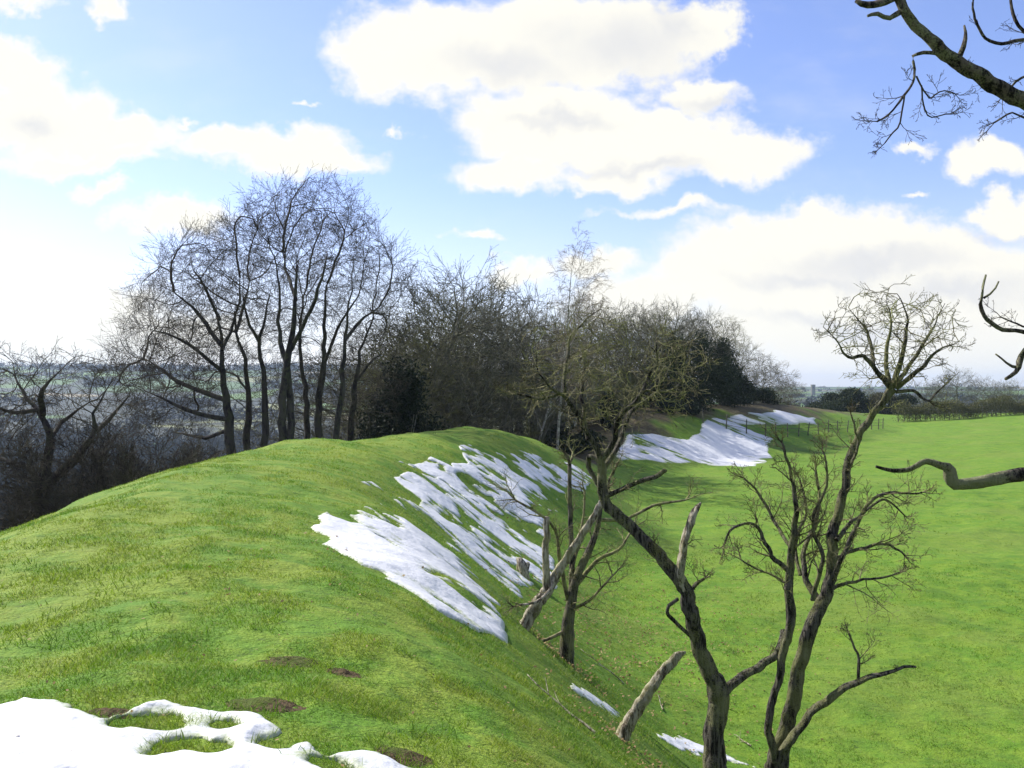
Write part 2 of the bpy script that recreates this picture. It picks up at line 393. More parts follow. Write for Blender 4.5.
Q = np.stack([ii*na+jj, ii*na+j2, (ii+1)*na+j2, (ii+1)*na+jj], -1).reshape(-1, 4)[:, ::-1]
Tt = np.stack([np.full(na, nr*na), (np.arange(na)+1) % na, np.arange(na)], 1)[:, ::-1]
go = mesh_obj('ground', V, [Q, Tt], M['turf']); tag(go, kind='structure')
d_, zc_, wi_, ow_ = crest(V[:, 0], V[:, 1])
rV = np.hypot(V[:, 0], V[:, 1])
mould = np.where(d_ < 0, sstep(-d_-ow_+fbm(V[:, 0]/2, V[:, 1]/2, 3, 5)*1.2, 2.2, 5.0), 0)*(1-sstep(rV, 150, 200))
f2 = fbm(V[:, 0]/2.5, V[:, 1]/2.5, 3, 6)
mould = np.maximum(mould, sstep(V[:, 1], 45, 50)*(1-sstep(d_/wi_+.25*f2, .30, .5))*(1-sstep(rV, 140, 170)))
at_ = go.data.attributes.new('mould', 'FLOAT', 'POINT'); at_.data.foreach_set('value', mould.astype(np.float32))

# ------------------------------------------------------------------ snow
def sd_poly(X, Y, poly):
    P = np.asarray(poly, float); Q = np.roll(P, -1, 0)
    best = np.full(X.shape, 1e9); ins = np.zeros(X.shape, bool)
    for (ax, ay), (bx, by) in zip(P, Q):
        ex, ey = bx-ax, by-ay
        t = np.clip(((X-ax)*ex+(Y-ay)*ey)/(ex*ex+ey*ey+1e-12), 0, 1)
        best = np.minimum(best, np.hypot(X-ax-t*ex, Y-ay-t*ey))
        cond = ((ay > Y) != (by > Y)) & (X < (bx-ax)*(Y-ay)/(by-ay+1e-12)+ax)
        ins ^= cond
    return np.where(ins, best, -best)
SNOWF = []      # fields the grass must keep clear of
def snow_patch(fn, x0, x1, y0, y1, res, hmax, k, label, lip=.5, dim=0):
    nx = int((x1-x0)/res)+1; ny = int((y1-y0)/res)+1
    X, Y = np.meshgrid(np.linspace(x0, x1, nx), np.linspace(y0, y1, ny))
    s = fn(X, Y)
    G = ground(X, Y)
    H = hmax*np.clip(s/k, 0, 1)**lip
    H = H*(1+.25*fbm(X/(k*5), Y/(k*5), 3, 77)+dim*fbm(X/.17, Y/.17, 3, 78))
    Gs = ground(X, Y, False)
    t = np.clip(H/hmax, 0, 1)
    Z = np.where(s > 0, (G*(1-t)+np.maximum(Gs, G*.6+Gs*.4)*t) + H, G-.03)
    keep = s > -res*1.3
    idx = -np.ones(X.shape, int)
    cell = (s[:-1, :-1] > 0) | (s[1:, :-1] > 0) | (s[:-1, 1:] > 0) | (s[1:, 1:] > 0)
    a, c = np.nonzero(cell)
    base = np.arange(nx*ny).reshape(ny, nx)
    q = np.stack([base[a, c], base[a, c+1], base[a+1, c+1], base[a+1, c]], 1)
    used = np.unique(q); remap = -np.ones(nx*ny, int); remap[used] = np.arange(len(used))
    Vv = np.stack([X.ravel(), Y.ravel(), Z.ravel()], 1)[used]
    o = mesh_obj('snow_patch', Vv, [remap[q]], M['snow'])
    tag(o, label, 'snow', 'patches of melting snow')
    at3 = o.data.attributes.new('depth', 'FLOAT', 'POINT'); at3.data.foreach_set('value', np.clip(s/k, 0, 3).ravel()[used].astype(np.float32))
    SNOWF.append((fn, x0, x1, y0, y1))
    return o
def poly_px(pts, **k): return [cast(a, b_, **k) for a, b_ in pts]

near_poly = poly_px([(-60, 712), (0, 712), (22, 703), (45, 703), (78, 712), (95, 722), (118, 716), (140, 705), (165, 703), (190, 709), (225, 716), (248, 716), (272, 722), (280, 735), (265, 748),
    (290, 752), (312, 744), (330, 757), (352, 756), (380, 757), (415, 772), (420, 800), (350, 860), (100, 900), (-100, 900)])
holes = [cast(152, 722)+(.19, .10), cast(176, 748)+(.12, .11), cast(212, 750)+(.08, .09), cast(120, 724)+(.07, .06), cast(330, 768)+(.14, .09), cast(222, 727)+(.06, .06)]
def near_fn(X, Y):
    wx = X+.05*fbm(X/.22, Y/.22, 2, 51); wy = Y+.05*fbm(X/.22+9, Y/.22, 2, 52)
    s = sd_poly(wx, wy, near_poly)
    for hx, hy, a, c in holes:
        e = (np.hypot((wx-hx)/a, (wy-hy)/c)-1)*min(a, c)
        s = np.minimum(s, e)
    return s + .025*fbm(X/.10, Y/.10, 3, 53)
snow_patch(near_fn, -3.4, 0.3, 2.1, 4.9, .012, .042, .09, 'thick white snow patch with melted holes in the bottom left corner', dim=.55)

face_poly = poly_px([(325, 546), (338, 520), (330, 510), (352, 508), (372, 515), (362, 490), (378, 486), (405, 508), (420, 500), (395, 478), (415, 476), (440, 478), (400, 462), (430, 458), (452, 470), (468, 462),
     (460, 445), (480, 444), (530, 455), (575, 466), (600, 478), (590, 487), (560, 492), (548, 520), (546, 560), (552, 590), (535, 585), (515, 590), (500, 605), (490, 620), (505, 642), (480, 632), (430, 606), (380, 575)])
fp = np.array(face_poly)
def face_fn(X, Y):
    s = sd_poly(X+.3*fbm(X/1.2, Y/1.2, 2, 66), Y+.3*fbm(X/1.2+4, Y/1.2, 2, 67), face_poly)
    d, zc, wi, ow = crest(X, Y); d = d.reshape(X.shape)
    # streaks run down the bank, slightly forward
    al = (Y*.95 + X*.3)
    ac = d*1.0
    p_ = al-.55*ac; q_ = ac+.45*al
    n = .46*fbm(p_/.42, q_/1.05, 4, 61, .62) + .85*fbm(al/1.5+3, ac/1.5, 3, 62) + .62*fbm(al/.32, ac/.42, 3, 64) + .35*fbm(al/.75, ac/.8, 2, 65)
    cov = -.05 + .26*(1-sstep(Y, 12.5, 16.)) + .14*sstep(Y, 17, 20)*(1-sstep(Y, 28, 31)) - .06*sstep(Y, 34, 40) - .24*sstep(Y, 14.5, 16)*(1-sstep(Y, 17, 19))
    low = -.9*sstep(d, 3.3, 4.4)*(1-sstep(Y, 14, 17))
    t = n*.85 + cov + low
    return np.minimum(s*1.0+.06, t*.35)
snow_patch(face_fn, fp[:, 0].min()-.5, fp[:, 0].max()+.5, fp[:, 1].min()-.5, min(fp[:, 1].max()+.5, 75), .04, .035, .10, 'streaky half melted snow on the inner face of the grassy bank')

far_poly = poly_px([(612, 452), (628, 436), (650, 436), (680, 440), (700, 432), (703, 420), (728, 421), (752, 430), (776, 440), (768, 452), (775, 458), (742, 468), (700, 464), (650, 462), (625, 462)])
fa = np.array(far_poly)
def far_fn(X, Y):
    s = sd_poly(X+.8*fbm(X/3, Y/3, 2, 71), Y+.8*fbm(X/3+5, Y/3, 2, 72), far_poly)
    n = fbm(X/5-Y/10., Y/1.3+X/3.5, 4, 73, .65)
    return np.minimum(s, .9*n+.34+.12*sstep(s, .5, 3)+.25*fbm(X/.9, Y/.7, 2, 74))
snow_patch(far_fn, fa[:, 0].min()-2, fa[:, 0].max()+2, fa[:, 1].min()-2, fa[:, 1].max()+2, .14, .05, .3, 'broad snow patch on the curving bank below the dark wood')

far2_poly = poly_px([(735, 424), (722, 417), (745, 412), (775, 412), (812, 417), (815, 424), (780, 425)], ymax=170)
fb = np.array(far2_poly)
def far2_fn(X, Y):
    s = sd_poly(X+1*fbm(X/4, Y/4, 2, 81), Y+1*fbm(X/4+5, Y/4, 2, 82), far2_poly)
    return np.minimum(s, .8*fbm(X/5, Y/2.5, 4, 83)+.35)
snow_patch(far2_fn, fb[:, 0].min()-2, fb[:, 0].max()+2, fb[:, 1].min()-2, fb[:, 1].max()+2, .25, .12, .5, 'snow lying on the bank beyond the far wooden fence')

def strip(pts, wdt, label, seed, pin=None):
    pl = pts
    def fn(X, Y):
        best = np.full(X.shape, 1e9)
        for (ax, ay), (bx, by) in zip(pl[:-1], pl[1:]):
            ex, ey = bx-ax, by-ay; t = np.clip(((X-ax)*ex+(Y-ay)*ey)/(ex*ex+ey*ey), 0, 1)
            best = np.minimum(best, np.hypot(X-ax-t*ex, Y-ay-t*ey))
        L = np.hypot(X-pl[0][0], Y-pl[0][1]); 
        e = np.minimum(np.hypot(X-pl[-1][0], Y-pl[-1][1]), L)
        return wdt*np.clip(e/.6+.25, 0, 1) *(1+.8*fbm(X/.5+3, Y/.5, 2, seed+5)) - best + .11*fbm(X/.16, Y/.16, 4, seed)
    a = np.array(pl)
    snow_patch(fn, a[:, 0].min()-.7, a[:, 0].max()+.7, a[:, 1].min()-.7, a[:, 1].max()+.7, .018, .022, .10, label)
STRIPS = True

# ------------------------------------------------------------------ tube builder and tree growth
class TB:
    """collects tapering tubes; same-length tubes are built together"""
    def __init__(s): s.g = {}
    def add(s, pts, rad, sides):
        s.g.setdefault((len(pts), sides), []).append((pts, rad))
    def build(s, name, mat, parent, origin, rough=0.0):
        VV = []; FQ = []; FT = []; off = 0
        for (n, k), L in s.g.items():
            P = np.array([l[0] for l in L], float); Rr = np.array([l[1] for l in L], float); m_ = len(L)
            T = np.empty_like(P); T[:, 1:-1] = P[:, 2:]-P[:, :-2]; T[:, 0] = P[:, 1]-P[:, 0]; T[:, -1] = P[:, -1]-P[:, -2]
            T /= np.linalg.norm(T, axis=2, keepdims=True)+1e-9
            mean = P[:, -1]-P[:, 0]; mean /= np.linalg.norm(mean, axis=1, keepdims=True)+1e-9
            ref = np.where(np.abs(mean[:, 2:3]) > .8, np.array([[1., .15, 0]]), np.array([[.1, 0., 1.]]))
            ref = np.repeat(ref[:, None], n, 1)
            U = np.cross(T, ref); U /= np.linalg.norm(U, axis=2, keepdims=True)+1e-9
            W = np.cross(T, U)
            ang = np.arange(k)/k*2*math.pi
            rad = Rr[:, :, None]*np.ones(k)
            if rough > 0 and k >= 7:
                rad = rad*(1+rough*(rng.random((m_, n, k))-.5)) * (1+rough*.8*np.sin(ang*2+rng.random((m_, 1, 1))*6)+rough*.6*np.sin(ang*3+np.cumsum(rng.random((m_, n, 1))-.5, 1)*1.5))
            ring = P[:, :, None]+rad[..., None]*(U[:, :, None]*np.cos(ang)[:, None]+W[:, :, None]*np.sin(ang)[:, None])
            VV.append(ring.reshape(-1, 3))
            b0 = off+np.arange(m_)[:, None, None]*n*k + np.arange(n-1)[None, :, None]*k
            a = np.arange(k)[None, None]; a2 = (a+1) % k
            q = np.stack([b0+a, b0+a2, b0+k+a2, b0+k+a], -1).reshape(-1, 4); FQ.append(q)
            if k >= 5:        # end caps
                e0 = off+np.arange(m_)*n*k
                for st in ((n-1)*k,):
                    for j in range(1, k-1): FT.append(np.stack([e0+st, e0+st+j, e0+st+j+1], 1))
            off += m_*n*k
        if not VV: return None
        return mesh_obj(name, np.vstack(VV)-np.asarray(origin), FQ+([np.vstack(FT)] if FT else []), mat, parent)
def unit(v): return v/(np.linalg.norm(v)+1e-9)
def perp(d):
    a = rng.normal(size=3); a -= d*np.dot(a, d); return unit(a)
def resample(pts, rad, step):
    pts = np.array(pts, float); rad = np.array(rad, float)
    seg = np.linalg.norm(np.diff(pts, axis=0), axis=1); s = np.concatenate([[0], np.cumsum(seg)])
    n = max(3, int(s[-1]/step)+1); t = np.linspace(0, s[-1], n)
    q = np.stack([sinterp_c(t, s, pts[:, k]) for k in range(3)], 1)
    return q, np.interp(t, s, rad), s[-1]
def sinterp_c(x, xs, ys):
    h = np.diff(xs); m_ = np.gradient(ys, xs); i = np.clip(np.searchsorted(xs, x)-1, 0, len(xs)-2); t = (x-xs[i])/h[i]
    return (2*t**3-3*t**2+1)*ys[i]+(t**3-2*t**2+t)*h[i]*m_[i]+(-2*t**3+3*t**2)*ys[i+1]+(t**3-t**2)*h[i]*m_[i+1]
def grow(tb, p, d, L, r, lvl, pr):
    """one branch and, recursively, its side branches.  pr: dict of lists indexed by level"""
    n = pr['seg'][lvl]; k = pr['sides'][lvl]; wob = pr['wob'][lvl]; up = pr['up'][lvl]
    pts = [p]; rad = [r]; dirs = [d]
    tip = pr['tip']
    for i in range(n):
        d = unit(d + perp(d)*wob*rng.random()*1.4 + np.array([0, 0, up/n]))
        p = p+d*L/n; pts.append(p); rad.append(max(tip*.5, r*(1-(i+1)/n*.85) if i < n-1 else tip)); dirs.append(d)
    (tb[0] if lvl <= pr.get('trunklvl', -1) else tb[1]).add(pts, rad, k)
    if lvl+1 >= len(pr['seg']): return
    nb = pr['nb'][lvl]
    nb = max(1, int(round(nb*(.75+.5*rng.random()))))
    t0 = pr['t0'][lvl]
    for j in range(nb):
        t = t0+(1-t0)*(j+rng.random()*.9)/nb; t = min(t, .99)
        f = t*n; i = min(int(f), n-1); q = pts[i]+(pts[i+1]-pts[i])*(f-i); dd = dirs[i+1]
        rl = rad[i]+(rad[i+1]-rad[i])*(f-i)
        an = pr['ang'][lvl]*(.7+.6*rng.random())
        nd = unit(dd*math.cos(an)+perp(dd)*math.sin(an))
        if nd[2] < pr.get('minz', -1): nd[2] = abs(nd[2])*.3; nd = unit(nd)
        grow(tb, q, nd, L*pr['lr'][lvl]*(1.15-.55*t)*(.7+.6*rng.random()), max(tip, rl*pr['rr'][lvl]), lvl+1, pr)
def grow_on(tb, pts, rad, dens, pr, t0=.1, lscale=1.0, out=None, ends=True, lvl=0):
    """side growth along a drawn limb"""
    pts = np.array(pts); seg = np.linalg.norm(np.diff(pts, axis=0), axis=1); s = np.concatenate([[0], np.cumsum(seg)]); Lt = s[-1]
    nb = max(1, int(dens*Lt*(1-t0)))
    for j in range(nb):
        t = (t0+(1-t0)*(j+rng.random())/nb)*Lt
        i = min(np.searchsorted(s, t), len(pts)-1); i = max(i, 1); f = (t-s[i-1])/(seg[i-1]+1e-9)
        q = pts[i-1]+(pts[i]-pts[i-1])*f; dd = unit(pts[i]-pts[i-1]); rl = rad[i-1]+(rad[i]-rad[i-1])*f
        an = pr['ang0']*(.7+.6*rng.random()); side = perp(dd)
        if out is not None: side = unit(side + np.array(out)*.6)
        nd = unit(dd*math.cos(an)+side*math.sin(an)+np.array([0, 0, pr.get('bias', 0)]))
        if nd[2] < pr.get('minz', -1): nd[2] = abs(nd[2])*.3; nd = unit(nd)
        grow(tb, q, nd, pr['L0']*lscale*(1.2-.6*t/Lt)*(.5+rng.random()), max(pr['tip'], min(rl*.55, pr['r0']*(.6+.8*rng.random()))), lvl, pr)
    if ends:
        for e in range(pr.get('nend', 2)):
            dd = unit(pts[-1]-pts[-2]); nd = unit(dd+perp(dd)*.5)
            grow(tb, pts[-1], nd, pr['L0']*lscale*pr.get('endl', 1)*(.6+.5*rng.random()), max(pr['tip'], rad[-1]*.8), lvl, pr)
def sketch_tree(name, Y, strokes, pr, bmat, tmat, label, cat='tree', group=None, step=.12, rough=.12, sides=10, base=None, wig=.0, trunkw=0, grow_t0=.15, extra=None, ws=1.0, collect=None, colony=None):
    """strokes: (list of (dx px, py, width px, depth offset)), options dict"""
    root0 = strokes[0][0][0]
    org = pix(root0[0], root0[1], Y) if base is None else np.array(base)
    root = empty(name, org); tag(root, label, cat, group)
    T1 = TB(); T2 = TB(); nodes = []
    for S, op in strokes:
        pts = []; rad = []
        for q in S:
            yo = Y+(q[3] if len(q) > 3 else 0)
            pts.append(pix(q[0], q[1], yo)); rad.append(q[2]*ws/2/F*yo)
        P, Rd, L = resample(pts, rad, step)
        if wig > 0:
            n_ = len(P); ph = np.linspace(0, 1, n_)[:, None]
            amp = wig*np.minimum(1, np.arange(n_)/3)[:, None]
            P = P + amp*np.stack([vnoise(P[:, 2]*3+rng.random()*90, np.arange(n_)*.45, 5), vnoise(P[:, 0]*3+rng.random()*90, np.arange(n_)*.45, 6), vnoise(P[:, 1]*3+rng.random()*90, np.arange(n_)*.45, 7)], 1)
        if collect is not None: P = P[:max(4, int(len(P)*.80))]; Rd = Rd[:len(P)]*np.interp(np.linspace(0, 1, len(P)), [0, .55, 1], [1, 1, .42]); collect += [(p, root, org) for p in P if p[2] > op.get('zmin', -99)]
        if op.get('col'): Rd = Rd*np.interp(np.linspace(0, 1, len(P)), [0, .5, 1], [1, 1, .4])
        if op.get('col'): nodes += list(P[int(len(P)*op['col']):])
        big = S[0][2] >= trunkw
        if 'part' in op:
            T3 = TB(); T3.add(P, Rd, sides); T3.build(op['part'], M['bark_dead'], root, org, .3)
        else: (T1 if big else T2).add(P, Rd, sides if big else 6)
        if op.get('dens', 1) > 0:
            grow_on((T1, T2), P, Rd, op.get('dens', pr['dens']), pr, op.get('t0', grow_t0), op.get('ls', 1.0), op.get('out'), op.get('ends', True), lvl=op.get('lvl', 0))
    if colony is not None:
        CP, CPar = colonise(nodes, colony['A'], colony['step'], colony['infl'], colony['kill'], bias=colony.get('bias', (0, 0, .2)), jit=.16, mom=.8)
        colony_tubes(CP, CPar, len(nodes), colony['tip'], colony['tw'], lambda i: T2, colony['rmax'], smooth=0, expo=1.85, ptw=colony.get('ptw', .3))
    T1.build('trunk', bmat, root, org, rough)
    if collect is None: T2.build('crown', tmat, root, org, 0)
    if extra: extra(root, org)
    return root

def colonise(P0, A, step, infl, kill, iters=70, bias=(0, 0, .1), jit=.12, maxn=60000, mom=0.0, par0=None, D0=None):
    """space colonisation: nodes grow towards free points of the crown volume"""
    P0 = np.asarray(P0, float); A = np.asarray(A, float); DD = np.zeros_like(P0) if D0 is None else D0
    nd = np.full(len(A), 1e9); ni = np.zeros(len(A), int)
    def upd(A, nd, ni, Q, off):
        for k in range(0, len(Q), 400):
            q = Q[k:k+400]; D = ((A[:, None]-q[None])**2).sum(2); j = D.argmin(1); m_ = D[np.arange(len(A)), j]; b_ = m_ < nd
            nd[b_] = m_[b_]; ni[b_] = off+k+j[b_]
    upd(A, nd, ni, P0, 0)
    N = [P0]; par = [np.full(len(P0), -1) if par0 is None else par0]; cnt = len(P0); allp = P0; grown = {}
    for it in range(iters):
        act = nd < infl**2
        if not act.any(): break
        src, inv = np.unique(ni[act], return_inverse=True)
        v = A[act]-allp[ni[act]]; v /= np.linalg.norm(v, axis=1)[:, None]+1e-9
        S = np.zeros((len(src), 3)); np.add.at(S, inv, v); c = np.bincount(inv)[:, None]
        d = S/c + np.array(bias) + jit*rng.normal(size=S.shape) + mom*DD[src]
        ok = np.array([grown.get(i, 0) < 4 for i in src]); src = src[ok]; d = d[ok]
        if len(src) == 0: break
        for i in src: grown[i] = grown.get(i, 0)+1
        d /= np.linalg.norm(d, axis=1)[:, None]+1e-9
        Q = allp[src]+d*step
        upd(A, nd, ni, Q, cnt)
        DD = np.vstack([DD, d]); N.append(Q); par.append(src); cnt += len(Q); allp = np.vstack(N)
        k = nd > kill**2; A = A[k]; nd = nd[k]; ni = ni[k]
        if len(A) == 0 or cnt > maxn: break
    colonise.D = DD
    return allp, np.concatenate(par)
def colony_tubes(P, par, n0, tip, tw, tb_for, rmax, expo=2.4, smooth=2, ptw=.25, sides=3):
    """turn grown nodes into tapering tubes; tb_for(root node) gives the builder of that tree"""
    n = len(P); rad = np.zeros(n); ch = [[] for _ in range(n)]
    for i in range(n0, n): ch[par[i]].append(i)
    for i in range(n-1, n0-1, -1):
        rad[i] = max(tip, rad[i]**(1/expo) if rad[i] > 0 else tip); rad[par[i]] += rad[i]**expo
    rad[n0:] = np.minimum(rad[n0:], rmax)
    for _ in range(smooth):
        Q = P.copy()
        for i in range(n0, n):
            if ch[i]: Q[i] = .5*P[i]+.25*P[par[i]]+.25*np.mean([P[c] for c in ch[i]], 0)
        P = Q
    rootof = np.arange(n)
    for i in range(n0, n): rootof[i] = rootof[par[i]]
    starts = [i for i in range(n0, n) if par[i] < n0]
    while starts:
        i = starts.pop(); pts = [P[par[i]]]; rr_ = [rad[i]]
        while True:
            pts.append(P[i]); rr_.append(rad[i]); c = ch[i]
            if not c: break
            c = sorted(c, key=lambda q: -rad[q]); starts += c[1:]; i = c[0]
        tb = tb_for(rootof[i]); tb.add(pts, rr_, 5 if rr_[0] > tip*6 else sides)
        d = unit(pts[-1]-pts[-2])
        for e in range(tw['n']):
            grow((tb, tb), pts[-1], unit(d+perp(d)*.6), tw['L']*(.6+.7*rng.random()), tip, 0, tw)
        for q in range(1, len(pts)-1):
            if rng.random() < ptw:
                d = unit(pts[q+1]-pts[q]); grow((tb, tb), pts[q], unit(d*.6+perp(d)), tw['L']*(.5+.7*rng.random()), tip, 0, tw)
def twigs(L, n=2, tip=.008, nb=4, wob=.25): return dict(L=L, n=n, seg=[4, 3], sides=[3, 3], wob=[wob, wob], up=[.15, .05], nb=[nb], t0=[.1], ang=[.6], lr=[.55], rr=[.7], tip=tip)
def prune(P, q):
    return P


def attract_px(n, poly, Y, depth, edge=.35):
    """free points of a crown: inside an outline seen from here, spread in depth like a dome"""
    poly = np.array(poly, float); x0, y0 = poly.min(0); x1, y1 = poly.max(0); out = []
    while len(out) < n:
        q = rng.random((n, 2))*[x1-x0, y1-y0]+[x0, y0]
        sd = sd_poly(q[:, 0], q[:, 1], poly); k = sd > 0; q = q[k]; sd = sd[k]
        t = np.clip(sd/(.5*min(x1-x0, y1-y0)), 0, 1)
        dp = depth*np.sqrt(1-(1-t)**2)*rng.uniform(-1, 1, len(q))
        out += [pix(a, b_, Y+c) for (a, b_), c in zip(q, dp)]
    return np.array(out[:n])

# growth habits ----------------------------------------------------
HAW = dict(seg=[5, 4, 3], sides=[4, 3, 3], wob=[.55, .6, .5], up=[.25, .15, .1], nb=[7, 4], t0=[.15, .2], ang=[.9, .85], lr=[.5, .5], rr=[.6, .65], tip=.0026, ang0=.9, L0=.55, r0=.010, dens=7, nend=3)
FINE = dict(seg=[4, 3, 2], sides=[3, 3, 3], wob=[.35, .4, .4], up=[.2, .1, .0], nb=[5, 3], t0=[.15, .2], ang=[.7, .7], lr=[.5, .5], rr=[.6, .7], tip=.0016, ang0=.7, L0=.40, r0=.005, dens=5, nend=2)
BEECH = dict(seg=[7, 6, 5, 4], sides=[4, 3, 3, 3], wob=[.16, .18, .2, .2], up=[.45, .30, .15, .0], nb=[8, 6, 5], t0=[.1, .1, .1], ang=[.55, .6, .6], lr=[.60, .58, .55], rr=[.5, .5, .6], tip=.0075, ang0=.75, L0=3.0, r0=.038, dens=1.6, nend=4, endl=.55, minz=-.3)
OAK = dict(seg=[6, 5, 4, 3], sides=[5, 4, 3, 3], wob=[.5, .5, .45, .4], up=[.3, .2, .2, .1], nb=[7, 5, 4], t0=[.2, .15, .15], ang=[.85, .8, .8], lr=[.55, .5, .5], rr=[.55, .55, .6], tip=.010, ang0=.9, L0=2.4, r0=.07, dens=1.3, nend=2)

# ================================================================== near trees
# leaning old thorn
Y1 = 8.6
sk = [([(715, 775, 27, 0), (714, 750, 22, 0), (715, 715, 21, 0), (718, 695, 23, .02), (708, 672, 18, 0), (698, 640, 16, 0), (690, 605, 16, -.05), (682, 583, 15, -.05), (660, 556, 13, 0), (630, 526, 12, .05), (606, 503, 11, .1), (603, 480, 10, .1), (600, 461, 9, .1)], dict(dens=2, ends=False, t0=.45)),
      ([(601, 464, 8, .1), (597, 452, 8, .1), (586, 430, 7, .0), (571, 405, 6, -.1), (563, 396, 5, -.2), (552, 389, 4, -.3), (539, 371, 3, -.4), (536, 352, 2, -.5)], dict(dens=3, ends=False, col=.15)),
      ([(588, 440, 6, .0), (583, 411, 5, .15), (582, 383, 4, .3), (584, 358, 3, .4), (575, 335, 2, .5)], dict(dens=3, ends=False, col=.15)),
      ([(566, 398, 4, -.2), (564, 384, 4, -.2), (566, 364, 4, -.1), (569, 339, 3, 0), (580, 324, 3, .1), (602, 308, 2, .15)], dict(dens=3, ends=False, col=.15)),
      ([(562, 393, 3, -.2), (540, 400, 3, -.3), (516, 394, 2, -.4)], dict(dens=6)),
      ([(601, 461, 7, .1), (614, 439, 6, .05), (620, 417, 6, 0), (633, 405, 5, -.05), (644, 389, 5, -.1), (649, 374, 4, -.1), (658, 361, 3, -.1), (655, 345, 3, -.1), (668, 330, 2, 0)], dict(dens=3, ends=False, col=.15)),
      ([(602, 470, 7, .12), (620, 442, 5, .25), (630, 414, 5, .35), (645, 402, 4, .4), (655, 395, 4, .45), (673, 388, 3, .5), (686, 374, 2, .5), (704, 362, 2, .6)], dict(dens=3, ends=False, col=.15)),
      ([(657, 394, 3, .45), (662, 372, 3, .5), (655, 352, 2, .6), (640, 335, 2, .7)], dict(dens=3, ends=False, col=.15)),
      ([(601, 463, 6, .1), (590, 455, 6, .15), (588, 468, 5, .2), (599, 486, 5, .15), (604, 500, 5, .1)], dict(dens=3, ends=False)),
      ([(606, 497, 5, .1), (636, 483, 5, -.2), (650, 479, 5, -.35), (664, 471, 5, -.5)], dict(dens=2, ends=False)),
      ([(684, 588, 12, -.05), (680, 570, 11, -.1), (683, 548, 10, -.15), (689, 527, 9, -.2), (692, 516, 10, -.2), (697, 508, 7, -.22), (700, 503, 2, -.22)], dict(dens=1.5, ends=False, part='broken_limb')),
      ([(689, 594, 5, 0), (697, 583, 4, -.1), (704, 578, 3, -.15)], dict(dens=7, ls=.6)),
      ([(698, 648, 4, 0), (684, 630, 4, -.1), (674, 620, 4, -.12), (666, 610, 4, -.2), (668, 605, 4, -.22), (677, 599, 4, -.15)], dict(dens=0)),
      ([(720, 697, 13, 0), (732, 683, 11, .05), (748, 672, 10, .1), (765, 662, 10, .15), (779, 648, 9, .2), (783, 630, 7, .3)], dict(dens=1, ends=False, t0=.5))]
sketch_tree('thorn_tree', Y1, sk, dict(HAW, L0=.36, r0=.009, dens=9, endl=.6, wob=[.5, .5, .4], up=[.4, .3, .2]), M['bark_thorn'], M['twig_thorn'], 'leaning dark barked thorn tree with a mossy Y-shaped crown above the field', group='bare thorn trees on the inner bank', wig=.016, trunkw=3, step=.05, rough=.15, sides=14, ws=.86, colony=dict(A=attract_px(330, [(524, 400), (528, 345), (552, 318), (590, 302), (606, 306), (606, 330), (640, 345), (655, 322), (700, 345), (712, 372), (690, 400), (655, 412), (620, 425), (590, 430), (560, 415)], Y1, .85), step=.07, infl=.7, kill=.11, tip=.0028, rmax=.014, jit=.35, tw=twigs(.20, 2, .0027, 4, .3), ptw=.45))

